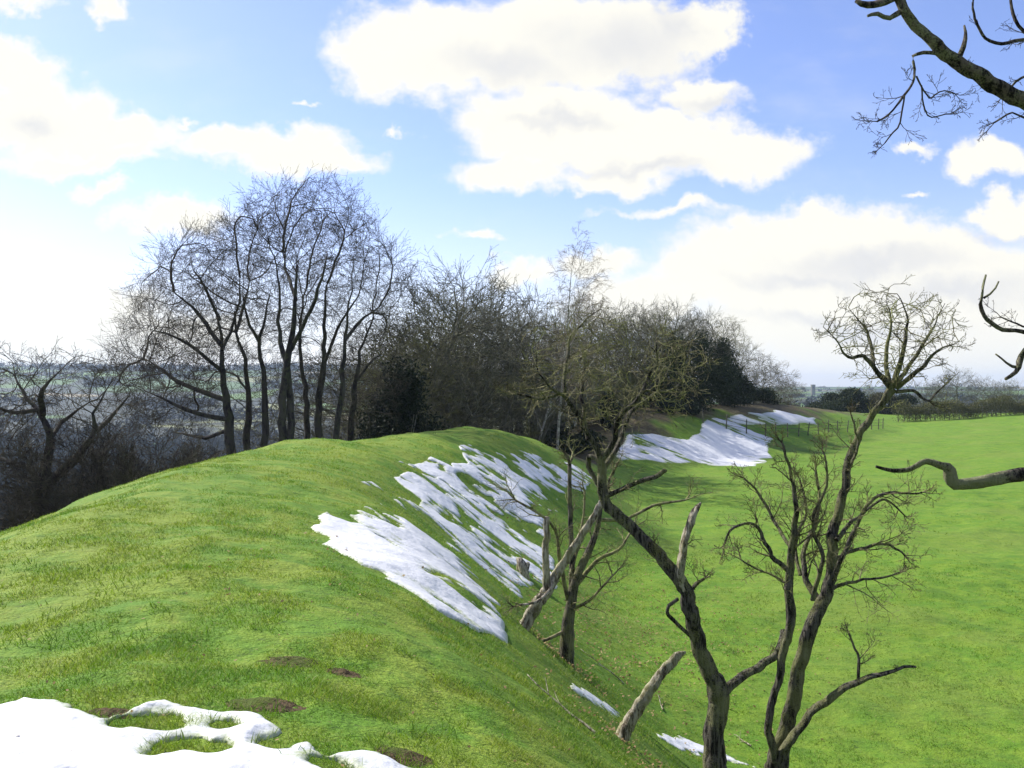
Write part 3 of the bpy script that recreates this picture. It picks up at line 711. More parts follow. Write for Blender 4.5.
# right-hand hawthorn
Y2 = 8.9
sk = [([(770, 815, 34, 0), (773, 775, 27, 0), (778, 750, 24, 0), (786, 728, 17, 0), (797, 674, 16, 0), (809, 633, 16, 0), (820, 608, 16, 0), (831, 580, 13, 0), (832, 533, 12, .1), (843, 497, 10, .1), (849, 461, 9, .1), (868, 420, 8, .1), (884, 400, 8, .1), (892, 388, 11, .1)], dict(dens=4, ends=False, t0=.45, ls=1.)),
      ([(775, 760, 12, -.1), (768, 733, 10, -.15), (775, 692, 10, -.15), (784, 646, 11, -.15), (790, 615, 13, -.15), (788, 579, 11, -.1), (790, 556, 10, -.1), (795, 511, 7, -.1), (790, 470, 4, -.1), (781, 443, 3, -.2)], dict(dens=10, t0=.5)),
      ([(892, 390, 8, .1), (877, 371, 6, 0), (865, 358, 5, -.1), (846, 355, 4, -.2), (836, 340, 3, -.3), (823, 328, 2, -.3)], dict(dens=3, ends=False, col=.15)),
      ([(874, 368, 5, 0), (868, 336, 4, .2), (849, 307, 2, .3)], dict(dens=3, ends=False, col=.15)),
      ([(890, 388, 7, .1), (885, 355, 5, .25), (890, 325, 4, .3), (887, 300, 2, .3)], dict(dens=3, ends=False, col=.15)),
      ([(893, 386, 7, .1), (902, 355, 5, 0), (906, 317, 3, -.1), (897, 295, 2, -.2)], dict(dens=3, ends=False, col=.15)),
      ([(895, 386, 7, .1), (912, 360, 5, .3), (928, 335, 4, .4), (944, 304, 2, .5)], dict(dens=3, ends=False, col=.15)),
      ([(896, 388, 6, .1), (921, 368, 5, -.1), (937, 352, 4, -.2), (959, 342, 2, -.3)], dict(dens=3, ends=False, col=.15)),
      ([(896, 392, 5, .1), (915, 392, 4, .1), (926, 402, 3, 0), (945, 385, 2, -.1)], dict(dens=6, ls=.8)),
      ([(822, 608, 9, 0), (806, 580, 7, .2), (804, 556, 6, .3), (818, 510, 4, .35), (815, 470, 3, .4)], dict(dens=10)),
      ([(832, 580, 8, 0), (840, 560, 6, -.1), (854, 529, 5, -.2), (868, 503, 4, -.3), (890, 494, 3, -.3), (922, 492, 2, -.3)], dict(dens=10)),
      ([(789, 572, 6, -.1), (768, 551, 5, -.2), (759, 529, 4, -.2), (745, 523, 3, -.3), (732, 529, 3, -.3), (722, 545, 2, -.3)], dict(dens=10)),
      ([(789, 585, 4, -.1), (765, 572, 3, .1), (741, 560, 2, .2)], dict(dens=10)),
      ([(789, 545, 5, -.1), (775, 525, 4, .1), (760, 495, 3, .2), (745, 478, 2, .2)], dict(dens=10)),
      ([(826, 592, 6, 0), (850, 582, 4, .1), (872, 579, 3, .2), (900, 574, 2, .3)], dict(dens=10)),
      ([(836, 540, 6, 0), (860, 515, 4, .3), (885, 500, 3, .4), (905, 515, 2, .4)], dict(dens=10)),
      ([(832, 560, 5, 0), (862, 548, 4, .2), (888, 545, 3, .2), (905, 556, 2, .3)], dict(dens=10)),
      ([(812, 600, 6, -.1), (822, 560, 5, -.2), (812, 520, 4, -.2), (828, 480, 3, -.2), (822, 450, 2, -.2)], dict(dens=10)),
      ([(800, 575, 5, 0), (796, 545, 4, .15), (806, 510, 3, .2), (800, 478, 2, .2)], dict(dens=10)),
      ([(848, 470, 4, .1), (858, 440, 3, -.1), (850, 415, 2, -.2)], dict(dens=4)),
      ([(777, 760, 14, -.1), (800, 725, 11, -.2), (831, 697, 10, -.3), (858, 681, 8, -.35), (890, 671, 5, -.4), (915, 666, 3, -.4)], dict(dens=1, t0=.5, ends=False, ls=.6)),
      ([(858, 682, 4, -.35), (856, 655, 3, -.3), (849, 633, 2, -.3)], dict(dens=8, ls=.6))]
sketch_tree('hawthorn_tree', Y2, sk, dict(HAW, L0=.36, r0=.009, dens=10, endl=.5, wob=[.32, .35, .3], up=[.45, .35, .2]), M['bark_thorn'], M['twig_thorn'], 'rightmost standing hawthorn with a pale upper stem carrying a round tangled crown', group='bare thorn trees on the inner bank', wig=.016, trunkw=3, step=.05, rough=.15, sides=14, ws=.78, colony=dict(A=attract_px(520, [(820, 330), (826, 318), (845, 300), (872, 288), (890, 284), (925, 296), (948, 302), (962, 335), (958, 350), (935, 378), (905, 388), (880, 386), (850, 365)], Y2, .75), step=.065, infl=.7, kill=.12, tip=.0034, rmax=.018, jit=.35, tw=twigs(.12, 2, .0028, 3, .3), ptw=.5))

# elder behind: upright stem with many rods
Y3 = 13.6
sk = [([(566, 676, 20, 0), (566, 655, 16, 0), (567, 638, 15, 0), (570, 605, 11, 0), (577, 575, 9, 0), (588, 553, 8, .1), (596, 535, 6, .1), (600, 510, 5, .1), (610, 478, 3, .1)], dict(dens=5, t0=.3)),
      ([(566, 640, 9, 0), (571, 600, 7, .1), (572, 555, 6, .1), (570, 510, 5, .1), (569, 464, 4, .1)], dict(dens=3, t0=.4)),
      ([(576, 585, 5, 0), (598, 560, 4, .2), (620, 548, 3, .3), (632, 530, 2, .4)], dict(dens=6)),
      ([(570, 610, 4, 0), (590, 600, 3, -.2), (612, 575, 2, -.3)], dict(dens=6)),
      ([(568, 600, 5, 0), (560, 560, 4, -.2), (552, 525, 3, -.3), (530, 508, 3, -.4), (515, 500, 2, -.4)], dict(dens=6)),
      ([(570, 575, 4, 0), (582, 530, 3, .3), (585, 490, 2, .4)], dict(dens=5)),
      ([(600, 520, 4, .1), (630, 518, 3, .3), (655, 505, 3, .4), (685, 500, 2, .4)], dict(dens=3)),
      ([(566, 630, 4, 0), (545, 640, 3, -.2), (515, 645, 2, -.3)], dict(dens=3)),
      ([(566, 655, 4, 0), (553, 668, 3, -.1), (550, 690, 2, -.1)], dict(dens=2, ends=False))]
sketch_tree('elder_tree', Y3, sk, dict(HAW, L0=.5, r0=.010, dens=6, tip=.0022), M['bark_thorn'], M['twig_thorn'], 'multi-stemmed twiggy elder with a blackened trunk foot, behind the leaning bare pole', group='bare thorn trees on the inner bank', wig=.015, trunkw=6, step=.12, rough=.15)
# leaning bare trunk
sk = [([(513, 660, 14, 0), (518, 645, 12, 0), (533, 612, 12, 0), (547, 591, 11, 0), (564, 563, 8, 0), (582, 535, 7, 0), (598, 508, 6, 0), (606, 492, 4, 0)], dict(dens=1, t0=.4, ends=True)),
      ([(547, 592, 9, 0), (545, 570, 7, 0), (546, 545, 7, .05), (547, 516, 6, .05)], dict(dens=0)),
      ([(560, 570, 4, 0), (540, 600, 3, -.2), (520, 605, 2, -.3)], dict(dens=3))]
sketch_tree('leaning_trunk', 13.2, sk, dict(HAW, L0=.4, r0=.008, tip=.002), M['bark_dead'], M['twig_thorn'], 'pale bare trunk leaning right with one upright broken stub', group='bare thorn trees on the inner bank', wig=.014, trunkw=3, step=.06, rough=.24, ws=.9)
# dead leaning post-like stem
sk = [([(622, 737, 17, 0), (628, 724, 15, 0), (645, 697, 13, 0), (662, 672, 11, 0), (674, 659, 11, 0), (680, 655, 8, 0), (686, 652, 2, 0)], dict(dens=0))]
Yd = 9.6
sketch_tree('dead_stem', Yd, sk, HAW, M['bark_dead'], M['bark_dead'], 'short dead grey stem leaning right with a broken dark tip', 'dead stem', wig=.012, trunkw=3, step=.035, rough=.16, sides=14, ws=.82)
# small stump on the snowy face
sx, sy = cast(523, 574)
t_ = TB(); zz = gz(sx, sy)
pts = [np.array([sx, sy, zz-.15]), np.array([sx-.02, sy, zz+.08]), np.array([sx-.05, sy, zz+.25]), np.array([sx-.10, sy, zz+.38])]
t_.add(pts, [.20, .15, .12, .07], 10)
t_.add([pts[1], pts[1]+np.array([.1, 0, .08]), pts[1]+np.array([.14, 0, .16]), pts[1]+np.array([.15, 0, .2])], [.1, .08, .05, .02], 10)
o = t_.build('tree_stump', M['bark_dead'], None, (0, 0, 0), .3); tag(o, 'small grey broken stump at the lower edge of the snowy bank', 'stump')

# overhanging tree on the right, its trunk outside the picture
Y5 = 5.2
tbx = 1330
bx5, by5 = (tbx-512)/F*Y5, Y5
zb = gz(bx5, by5); pyb = HZ+(EYE-zb)/Y5*F
sk = [([(tbx, pyb+25, 70, 0), (tbx-3, pyb-60, 52, 0), (tbx-14, 600, 46, 0), (tbx-30, 480, 40, 0), (tbx-28, 300, 34, 0), (tbx-50, 160, 28, 0), (tbx-40, 0, 20, 0), (tbx-60, -200, 10, 0)], dict(dens=2, t0=.5)),
      ([(tbx-25, 520, 26, 0), (1230, 492, 22, 0), (1120, 470, 19, 0), (1045, 474, 17, 0), (1000, 477, 16, 0), (972, 483, 14, 0), (955, 485, 13, 0), (949, 478, 14, 0), (948, 469, 12, 0), (938, 465, 8, 0), (921, 462, 7, 0), (908, 470, 6, 0), (895, 470, 5, 0), (875, 465, 3, 0)], dict(dens=0)),
      ([(tbx-35, 235, 24, 0), (1200, 170, 22, 0), (1110, 135, 21, 0), (1050, 112, 20, 0), (1018, 97, 19, 0), (990, 82, 17, 0), (965, 66, 16, 0), (945, 52, 14, 0), (925, 33, 12, 0), (907, 12, 11, 0), (897, -6, 11, 0), (885, -30, 9, 0)], dict(dens=1.5, t0=.35, ls=.5, lvl=1)),
      ([(955, 60, 7, 0), (963, 52, 6, -.02), (967, 42, 5, -.04), (965, 25, 2, -.04)], dict(dens=0)),
      ([(948, 56, 5, 0), (934, 52, 4, 0), (921, 51, 4, 0), (914, 55, 3, 0), (917, 72, 3, 0), (912, 85, 3, -.05), (903, 97, 3, -.1), (893, 112, 2, -.1), (878, 122, 2, -.1)], dict(dens=12, t0=.45, ls=.55)),
      ([(905, 95, 2, -.1), (902, 110, 2, -.1), (896, 128, 2, -.1), (886, 143, 1.5, -.1)], dict(dens=12, ls=.5)),
      ([(917, 76, 2.5, 0), (925, 90, 2, .05), (930, 98, 2, .1), (945, 90, 1.5, .15), (955, 95, 1.5, .15)], dict(dens=14, ls=.5)),
      ([(922, 85, 2, 0), (924, 105, 2, .05), (930, 118, 1.5, .1), (945, 115, 1.5, .1)], dict(dens=12, ls=.5)),
      ([(900, 12, 6, 0), (890, 17, 5, -.03), (880, 15, 5, -.05), (868, 17, 3, -.08)], dict(dens=0)),
      ([(897, -4, 10, 0), (880, 3, 9, 0), (862, 4, 8, 0), (855, 0, 5, 0)], dict(dens=0)),
      ([(1200, 40, 10, .3), (1100, 20, 7, .3), (1045, 36, 5, .3), (1020, 39, 4, .3), (1000, 44, 4, .3), (985, 38, 3, .3), (976, 22, 3, .3), (975, 0, 2.5, .3)], dict(dens=5, t0=.6, ls=.6)),
      ([(1060, 60, 5, .3), (1030, 35, 4, .3), (1016, 15, 4, .3), (1012, -5, 3, .3)], dict(dens=5, t0=.4, ls=.6)),
      ([(1060, 85, 5, .2), (1030, 75, 3, .2), (1016, 83, 2.5, .2), (1004, 95, 2, .2)], dict(dens=6, ls=.5)),
      ([(1060, 130, 3, 0), (1035, 122, 3, 0), (1015, 112, 2, 0), (995, 122, 2, 0)], dict(dens=10, ls=.5)),
      ([(tbx-30, 360, 22, .2), (1180, 330, 14, .2), (1090, 325, 9, .2), (1045, 334, 6, .2), (1020, 332, 5, .2), (1000, 328, 5, .2), (986, 319, 5, .2), (981, 308, 4, .2), (983, 293, 3, .2), (986, 275, 2, .2)], dict(dens=0)),
      ([(984, 298, 3, .2), (992, 292, 2.5, .2), (998, 281, 2, .2)], dict(dens=0)),
      ([(1040, 325, 3, .2), (1015, 325, 2, .2), (1000, 318, 1.5, .2)], dict(dens=10, ls=.5)),
      ([(1150, 335, 8, .1), (1060, 340, 8, .1), (1030, 345, 8, .1), (1021, 358, 8, .1), (1018, 370, 6, .1), (1005, 379, 4, .1)], dict(dens=0)),
      ([(1019, 368, 5, .1), (1008, 365, 3, .1), (996, 355, 2, .1)], dict(dens=0))]
sketch_tree('overhanging_tree', Y5, sk, dict(FINE, L0=.28, r0=.004), M['bark_right'], M['twig_beech'], 'tree standing out of the picture on the right, its lichened limbs reaching in', 'tree', trunkw=3, step=.035, rough=.14, sides=14, wig=.010, ws=.84)

# ================================================================== beech clump (left)
BG = 'tall beeches in the clump on the bank'
BN = []
def beech(Y, sk, label, **k):
    x0 = sk[0][0][0]; X = (x0[0]-512)/F*Y
    zg = gz(X, Y); pyg = HZ+(EYE-zg)/Y*F+6
    s0 = ([(x0[0], pyg, x0[2]*1.25, 0)]+sk[0][0], sk[0][1]); sk = [s0]+sk[1:]
    return sketch_tree('beech_tree', Y, sk, dict(BEECH, **k), M['bark_beech'], M['twig_beech'], label, 'beech', BG, step=.5, sides=8, rough=.1, trunkw=0, wig=.08, ws=.72, collect=BN)
LO = dict(dens=0)
beech(42, [([(231, 447, 14), (227, 410, 12), (222, 370, 10), (221, 335, 8, .5), (214, 295, 6, .5), (205, 262, 5, .5), (198, 238, 3, .5)], dict(dens=0, t0=.25)),
  ([(229, 420, 7), (190, 412, 6, -1), (160, 398, 5, -1.5), (128, 385, 3, -2)], dict(dens=0, ls=.7)),
  ([(228, 430, 6), (200, 438, 5, 1), (170, 432, 4, 2), (145, 440, 3, 2)], dict(dens=0, ls=.6)),
  ([(226, 400, 7), (185, 385, 6, 1), (150, 362, 4, 2), (122, 350, 3, 3)], dict(dens=0, ls=.8)),
  ([(223, 372, 6), (190, 345, 5, -1), (155, 330, 4, -2), (122, 325, 3, -2)], dict(dens=0, ls=.8)),
  ([(221, 345, 6), (195, 310, 5, 1), (165, 285, 4, 1), (145, 272, 3, 1)], dict(dens=0)),
  ([(220, 320, 5), (200, 280, 4, -1), (180, 250, 3, -2)], dict(dens=0)),
  ([(222, 350, 5), (235, 320, 4, 1), (240, 290, 4, 1), (236, 245, 3, 1)], dict(dens=0))], 'leftmost beech of the clump, with long boughs sweeping left over the valley', L0=2.5)
beech(45, [([(247, 447, 10), (249, 400, 9), (246, 366, 8), (236, 330, 7), (233, 300, 6), (229, 262, 4), (225, 240, 3)], dict(dens=0, t0=.35)),
  ([(236, 332, 5), (246, 300, 4, 1), (252, 265, 3, 2)], LO)], 'slender beech, second trunk from the left of the clump, bending left halfway up', L0=2.5)
beech(43, [([(265, 447, 11), (264, 380, 9), (259, 340, 8), (267, 310, 6), (272, 280, 5), (263, 243, 4), (258, 222, 3)], dict(dens=0, t0=.4)),
  ([(259, 342, 5), (246, 315, 4, -1), (240, 270, 3, -1)], LO)], 'beech with a fork at mid height, third trunk from the left', L0=2.5)
beech(40, [([(284, 448, 12), (283, 400, 10), (290, 350, 10), (295, 300, 8), (298, 250, 6), (303, 215, 4), (306, 197, 3)], dict(dens=0, t0=.35)),
  ([(290, 446, 11), (291, 400, 10, .3), (288, 370, 8, .3), (279, 330, 6, 1), (278, 280, 5, 1), (268, 235, 4, 1), (252, 212, 3, 1)], dict(dens=0, t0=.4)),
  ([(291, 350, 6), (305, 320, 5, -1), (320, 285, 5, -2), (330, 250, 4, -2), (342, 222, 3, -2)], LO),
  ([(296, 300, 5), (285, 262, 4, 2), (280, 225, 3, 3)], LO)], 'tallest and thickest beech in the middle of the clump, with twin stems', L0=2.5)
beech(47, [([(307, 447, 8), (306, 395, 7), (300, 350, 6), (304, 300, 5), (312, 255, 4), (316, 222, 3)], dict(dens=0, t0=.4))], 'thin straight beech just right of the thick twin stemmed trunk', L0=2.5)
beech(44, [([(320, 447, 12), (318, 410, 10), (324, 360, 9), (325, 310, 7), (329, 270, 5), (336, 235, 4), (333, 212, 3)], dict(dens=0, t0=.4)),
  ([(324, 365, 5), (340, 325, 4, -1), (358, 295, 4, -2), (370, 265, 3, -2)], LO)], 'sturdy beech, third trunk from the right of the clump, forking to the right', L0=2.5)
beech(41, [([(335, 447, 9), (340, 400, 8), (345, 345, 7), (350, 300, 5), (360, 262, 4), (374, 240, 3)], dict(dens=0, t0=.4)),
  ([(345, 340, 5), (362, 320, 4, 1), (382, 305, 3, 2), (396, 290, 3, 2)], LO)], 'slim beech second from the right of the clump, with crown bowing right', L0=2.5)
beech(46, [([(349, 446, 9), (356, 380, 8), (363, 340, 6), (378, 310, 5), (392, 285, 4), (402, 270, 3)], dict(dens=0, t0=.35)),
  ([(357, 380, 4), (378, 355, 4, 1), (398, 345, 3, 1)], LO)], 'rightmost beech of the clump, leaning out to the right', L0=2.5)
# the clump shares one canopy: all its stems grow into the same free space
BP = np.array([q[0] for q in BN]); keepb = BP[:, 2] > EYE-(418-HZ)/F*BP[:, 1]
BN = [q for q, k in zip(BN, keepb) if k]; BP = BP[keepb]
AT = np.vstack([attract_px(7500, [(104, 372), (118, 335), (136, 285), (160, 250), (190, 232), (222, 226), (245, 204), (270, 188), (300, 181), (330, 184), (355, 200), (378, 226), (402, 256), (414, 285), (404, 320), (384, 350), (360, 340), (330, 330), (290, 340), (250, 345), (235, 385), (220, 425), (180, 432), (130, 425), (104, 400)], 44, 6.5),
                attract_px(700, [(240, 340), (400, 330), (402, 400), (360, 425), (240, 425)], 45, 5)])
NB0 = len(BP)
C1, R1 = colonise(BP, AT[rng.permutation(len(AT))[:420]], .40, 4.5, .8, iters=40, bias=(0, 0, .5), jit=.08, mom=.5)
CP, CPar = colonise(C1, AT, .28, 2.2, .42, iters=45, bias=(0, 0, .28), jit=.08, mom=.4, par0=R1, D0=colonise.D)
BT = {}
def tbf(i):
    r_ = BN[i][1]
    if r_.name not in BT: BT[r_.name] = (TB(), r_, BN[i][2])
    return BT[r_.name][0]
colony_tubes(CP, CPar, NB0, .0080, twigs(.95, 2, .0075, 5, .13), tbf, .11, expo=1.95, smooth=3, ptw=.22)
for T_, r_, o_ in BT.values(): T_.build('crown', M['twig_beech'], r_, o_)
# thin outer boughs on the left sweep low over the valley

# oak in the valley on the left
Yo = 30
x0 = (42-512)/F*Yo; zg = gz(x0, Yo); pyg = HZ+(EYE-zg)/Yo*F+5
sk = [([(44, pyg, 17), (42, 520, 14), (42, 498, 13), (46, 465, 12), (50, 440, 10), (40, 415, 8), (25, 395, 6, .5), (15, 375, 4, 1)], dict(dens=0, col=.3)),
      ([(43, 500, 10), (60, 470, 9, -.5), (85, 452, 8, -1), (96, 432, 7, -1), (95, 412, 5, -1), (105, 390, 3, -1)], dict(dens=0, col=.3)),
      ([(43, 415, 6), (45, 390, 5, -1), (60, 370, 3, -1)], dict(dens=0, col=.3)),
      ([(42, 480, 6), (20, 465, 5, 1), (-10, 455, 4, 2), (-40, 440, 3, 2)], dict(dens=0, col=.3)),
      ([(50, 440, 5), (70, 415, 4, 1), (90, 400, 3, 1)], dict(dens=0, col=.3)),
      ([(96, 432, 5, -1), (115, 415, 4, -1), (128, 395, 3, -1)], dict(dens=0, col=.3)),
      ([(36, 410, 5), (10, 412, 4, -1), (-15, 400, 3, -1)], dict(dens=0, col=.3)),
      ([(42, 510, 6), (70, 505, 5, -1), (80, 490, 4, -1), (82, 470, 3, -1)], dict(dens=0, col=.3))]
sketch_tree('oak_tree', Yo, sk, dict(OAK, L0=1.7, r0=.05, tip=.009), M['bark_beech'], M['twig_beech'], 'dark crooked bare oak in the valley at the left edge', 'oak', step=.4, sides=8, trunkw=6, wig=.08, colony=dict(A=attract_px(1500, [(-70, 372), (0, 354), (50, 352), (110, 362), (138, 390), (135, 450), (112, 498), (70, 512), (0, 505), (-70, 500)], Yo, 4.0), step=.26, infl=2.4, kill=.36, tip=.008, rmax=.06, tw=twigs(.55, 2, .007, 4, .3), ptw=.35))

# ================================================================== generic trees, copied
def make_tree(name, H, pr, bmat, tmat, r, stems=1, spread=.15, trunkfrac=1.0, extra=None, loc=(0, 0, 0)):
    root = empty(name, loc); T1 = TB(); T2 = TB()
    for s in range(stems):
        d = unit(np.array([rng.normal()*spread, rng.normal()*spread, 1.]))
        p = np.array([rng.normal()*.25*(stems > 1), rng.normal()*.25*(stems > 1), -.4])
        grow((T1, T2), p, d, H*trunkfrac*(.8+.3*rng.random() if stems > 1 else 1), r*(1 if stems == 1 else .6), 0, dict(pr, trunklvl=1))
    T1.build('trunk', bmat, root, (0, 0, 0)); T2.build('crown', tmat, root, (0, 0, 0))
    return root
def kids(o): return [c for c in bpy.data.objects if c.parent == o]
KID = {}
def put(proto, X, Y, s, rot, label, cat, group, dz=0, used={}, sz=None):
    z = gz(X, Y)+dz
    if proto.name not in used:
        used[proto.name] = 1; o = proto; KID[proto.name] = kids(proto)
    else:
        o = proto.copy(); COL.objects.link(o)
        for ch in KID[proto.name]:
            c = ch.copy(); COL.objects.link(c); c.parent = o
    o.location = (X, Y, z); o.rotation_euler = (0, 0, rot); o.scale = (s, s, s if sz is None else sz)
    tag(o, label, cat, group); return o
TREE = dict(seg=[8, 6, 5, 4, 3], sides=[7, 5, 3, 3, 3], wob=[.10, .22, .28, .28, .25], up=[.1, .5, .35, .2, .1], nb=[17, 9, 8, 6], t0=[.2, .15, .1, .1], ang=[.80, .68, .65, .65], lr=[.50, .48, .45, .48], rr=[.42, .5, .5, .6], tip=.013, minz=-.2)
SCR = dict(seg=[6, 5, 4, 3], sides=[4, 3, 3, 3], wob=[.25, .35, .35, .3], up=[.3, .3, .2, .1], nb=[12, 9, 7], t0=[.08, .1, .1], ang=[.75, .7, .7], lr=[.5, .5, .5], rr=[.5, .5, .6], tip=.008, minz=-.3)
def dome_tree(name, H, W, nA, stems, bmat, tmat, r, z0=.22, zt=1.0, tip=.011, shape=.6, tl=.8, nb=4, ptw=.25, bias=.25, lean=.12):
    root = empty(name, (0, 0, 0)); T1 = TB(); T2 = TB(); nodes = []
    for k in range(stems):
        a = k/stems*6.28+rng.random(); sp = lean*H*(0 if stems == 1 else 1); top_ = H*(.72 if k == 0 else .62)*zt
        P = np.array([[math.cos(a)*.3*(stems > 1), math.sin(a)*.3*(stems > 1), -.5], [math.cos(a)*sp*.3+rng.normal()*.12, math.sin(a)*sp*.3+rng.normal()*.12, top_*.35], [math.cos(a)*sp*.8+rng.normal()*.25, math.sin(a)*sp*.8+rng.normal()*.25, top_*.7], [math.cos(a)*sp*1.3, math.sin(a)*sp*1.3, top_]])
        rk = r/(stems**.5); P, Rd, L_ = resample(P, [rk, rk*.8, rk*.5, rk*.16], .4); P[1:] += .06*rng.normal(size=P[1:].shape)
        T1.add(P, Rd, 7); nodes += [p for p in P if p[2] > z0*H*.8]
    out = []
    while len(out) < nA:
        q = rng.normal(size=3); q /= np.linalg.norm(q); q *= rng.random()**.42
        h = z0+(1-z0)*(q[2]*.5+.5); wz = W*(.55+.45*math.sin(math.pi*min(1, (h-z0)/(1-z0)*shape+.25)))
        out.append((q[0]*wz*.5, q[1]*wz*.5, H*h*.96))
    CP, CPar = colonise(nodes, np.array(out)*(1+.04*rng.normal(size=(nA, 1))), .30, 3.0, .42, iters=55, bias=(0, 0, bias), jit=.10, mom=.7)
    colony_tubes(CP, CPar, len(nodes), tip, twigs(tl, 2, tip*.9, nb, .22), lambda i: T2, r*.5, expo=2.15, ptw=ptw)
    T1.build('trunk', bmat, root, (0, 0, 0)); T2.build('crown', tmat, root, (0, 0, 0)); return root
ta = dome_tree('ash_tree', 12, 8.5, 1200, 1, M['bark_wood'], M['twig_wood'], .27, ptw=.3)
tb_ = dome_tree('ash_tree', 12, 7.0, 1100, 2, M['bark_wood'], M['twig_green'], .30, ptw=.3)
tcx = dome_tree('ash_tree', 9, 7.5, 1000, 4, M['bark_wood'], M['twig_wood'], .24, z0=.18, ptw=.3, lean=.2)
td = dome_tree('round_tree', 8, 8.5, 1500, 1, M['bark_wood'], M['twig_wood'], .19, z0=.22, ptw=.3)
sa = make_tree('scrub_bush', 3.4, SCR, M['twig_wood'], M['twig_green'], .05, stems=6, spread=.5)
sb = make_tree('scrub_bush', 3.2, dict(SCR, nb=[12, 8, 6]), M['twig_wood'], M['twig_wood'], .05, stems=7, spread=.6)
sd_ = make_tree('scrub_bush', 3.3, dict(SCR, nb=[12, 8, 6]), M['bark_beech'], M['twig_beech'], .05, stems=7, spread=.55)
bi = make_tree('birch_tree', 13, dict(TREE, wob=[.035, .2, .25, .25, .25], ang=[.55, .5, .5, .5], up=[.05, .6, .1, -.5, -.9], nb=[18, 7, 5, 4], lr=[.30, .45, .5, .6], tip=.007, t0=[.25, .1, .1, .1]), M['bark_birch'], M['twig_birch'], .10)
WG = 'bare trees of the wood along the bank'
def at(px, Y): return (px-512)/F*Y
pos_words = {}
def hgt(pt):
    return max(max(v[2] for v in c.bound_box) for c in bpy.data.objects if c.parent == pt)*.96
HG = {}
WOOD = [  # proto, px, Y, height scale, label
 (ta, 455, 58, 258, 'broad domed grey tree, tallest of the wood just right of the dark holly'),
 (tb_, 425, 60, 288, 'grey bare tree directly above the dark holly bush'),
 (tcx, 482, 62, 262, 'many-stemmed bare tree between the domed grey tree and the birch'),
 (ta, 508, 66, 285, 'bare tree immediately left of the tall thin birch'),
 (tb_, 402, 54, 325, 'small bare tree filling the gap between beech clump and holly'),
 (tcx, 436, 55, 335, 'short bushy bare tree below the domed grey tree'),
 (tcx, 532, 64, 310, 'greenish many-stemmed tree at the foot of the birch'),
 (tb_, 575, 78, 300, 'bare tree just right of the birch behind the leaning thorn'),
 (ta, 602, 84, 303, 'bare tree behind the left fork of the leaning thorn crown'),
 (tcx, 626, 84, 300, 'many-stemmed bare tree between the two forks of the leaning thorn'),
 (tb_, 650, 92, 303, 'bare tree behind the right fork of the leaning thorn'),
 (ta, 676, 96, 298, 'bare tree above the dark ivy mass'),
 (tcx, 700, 98, 305, 'many-stemmed bare tree above the snow slope'),
 (tb_, 722, 106, 312, 'last tall tree at the right end of the wood'),
 (td, 738, 112, 338, 'lower rounded tree sloping down the right end of the wood'),
 (tcx, 560, 72, 350, 'bushy bare tree in the hollow at the birch foot'),
 (ta, 640, 104, 300, 'back-row bare tree rising behind the middle of the wood'),
 (tb_, 590, 92, 302, 'back-row bare tree rising just right of the birch top'),
 (td, 366, 60, 330, 'bare spreading tree seen through the right side of the beech clump'),
 (tb_, 468, 70, 275, 'back-row bare tree between the domed grey tree and its right neighbour'),
 (ta, 440, 72, 285, 'back-row bare tree left of the domed grey tree'),
 (tcx, 415, 66, 312, 'back-row bushy tree above the left side of the dark holly'),
 (tcx, 495, 74, 300, 'back-row bushy tree between domed grey tree and shorter birch'),
 (tb_, 522, 76, 305, 'back-row bare tree behind the shorter birch'),
 (tcx, 548, 80, 320, 'back-row bushy tree behind the tall birch stem'),
 (tcx, 612, 98, 308, 'back-row bushy tree behind the left fork of the thorn'),
 (tcx, 664, 106, 308, 'back-row bushy tree behind the dark ivy mass'),
 (tcx, 690, 108, 312, 'back-row bushy tree behind the right part of the ivy mass'),
 (ta, 388, 64, 322, 'back-row bare tree just left of the dark holly'),
]
for k, (pt, px, Y, s, lab) in enumerate(WOOD):
    z0 = gz(at(px, Y), Y); ht_ = EYE+(HZ-s)/F*Y-z0
    put(pt, at(px, Y), Y, ht_/hgt(pt), k*1.7, lab, 'tree', WG)
put(bi, at(556, 57), 57, (EYE+(HZ-246)/F*57-gz(at(556, 57), 57))/hgt(bi), 1.0, 'tall thin pale birch with wispy drooping twigs rising above the wood', 'birch', WG)
put(bi, at(530, 60), 60, (EYE+(HZ-280)/F*60-gz(at(530, 60), 60))/hgt(bi), 3.0, 'shorter pale birch left of the tall thin birch', 'birch', WG)
o = put(td, at(764, 125), 125, (EYE+(HZ-357)/F*125-gz(at(764, 125), 125))/hgt(td), 4, 'small rounded bare tree standing alone right of the wood', 'tree', 'bare trees beyond the fence')
put(tcx, at(785, 132), 132, (EYE+(HZ-374)/F*132-gz(at(785, 132), 132))/hgt(tcx), 4, 'lowest bare tree just right of the small rounded tree', 'tree', 'bare trees beyond the fence')
put(td, at(957, 175), 175, (EYE+(HZ-366)/F*175-gz(at(957, 175), 175))/hgt(td), 2, 'round crowned bare tree behind the hedge right of the hawthorn crown', 'tree', 'bare trees beyond the fence')
put(tb_, at(1012, 185), 185, (EYE+(HZ-378)/F*185-gz(at(1012, 185), 185))/hgt(tb_), 5, 'bare tree at the right edge behind the hedge', 'tree', 'bare trees beyond the fence')
put(ta, at(985, 190), 190, (EYE+(HZ-376)/F*190-gz(at(985, 190), 190))/hgt(ta), 1, 'bare tree behind the hedge between round tree and right edge', 'tree', 'bare trees beyond the fence')
put(tcx, at(925, 180), 180, (EYE+(HZ-380)/F*180-gz(at(925, 180), 180))/hgt(tcx), 3, 'bushy bare tree behind the hawthorn crown by the hedge', 'tree', 'bare trees beyond the fence')
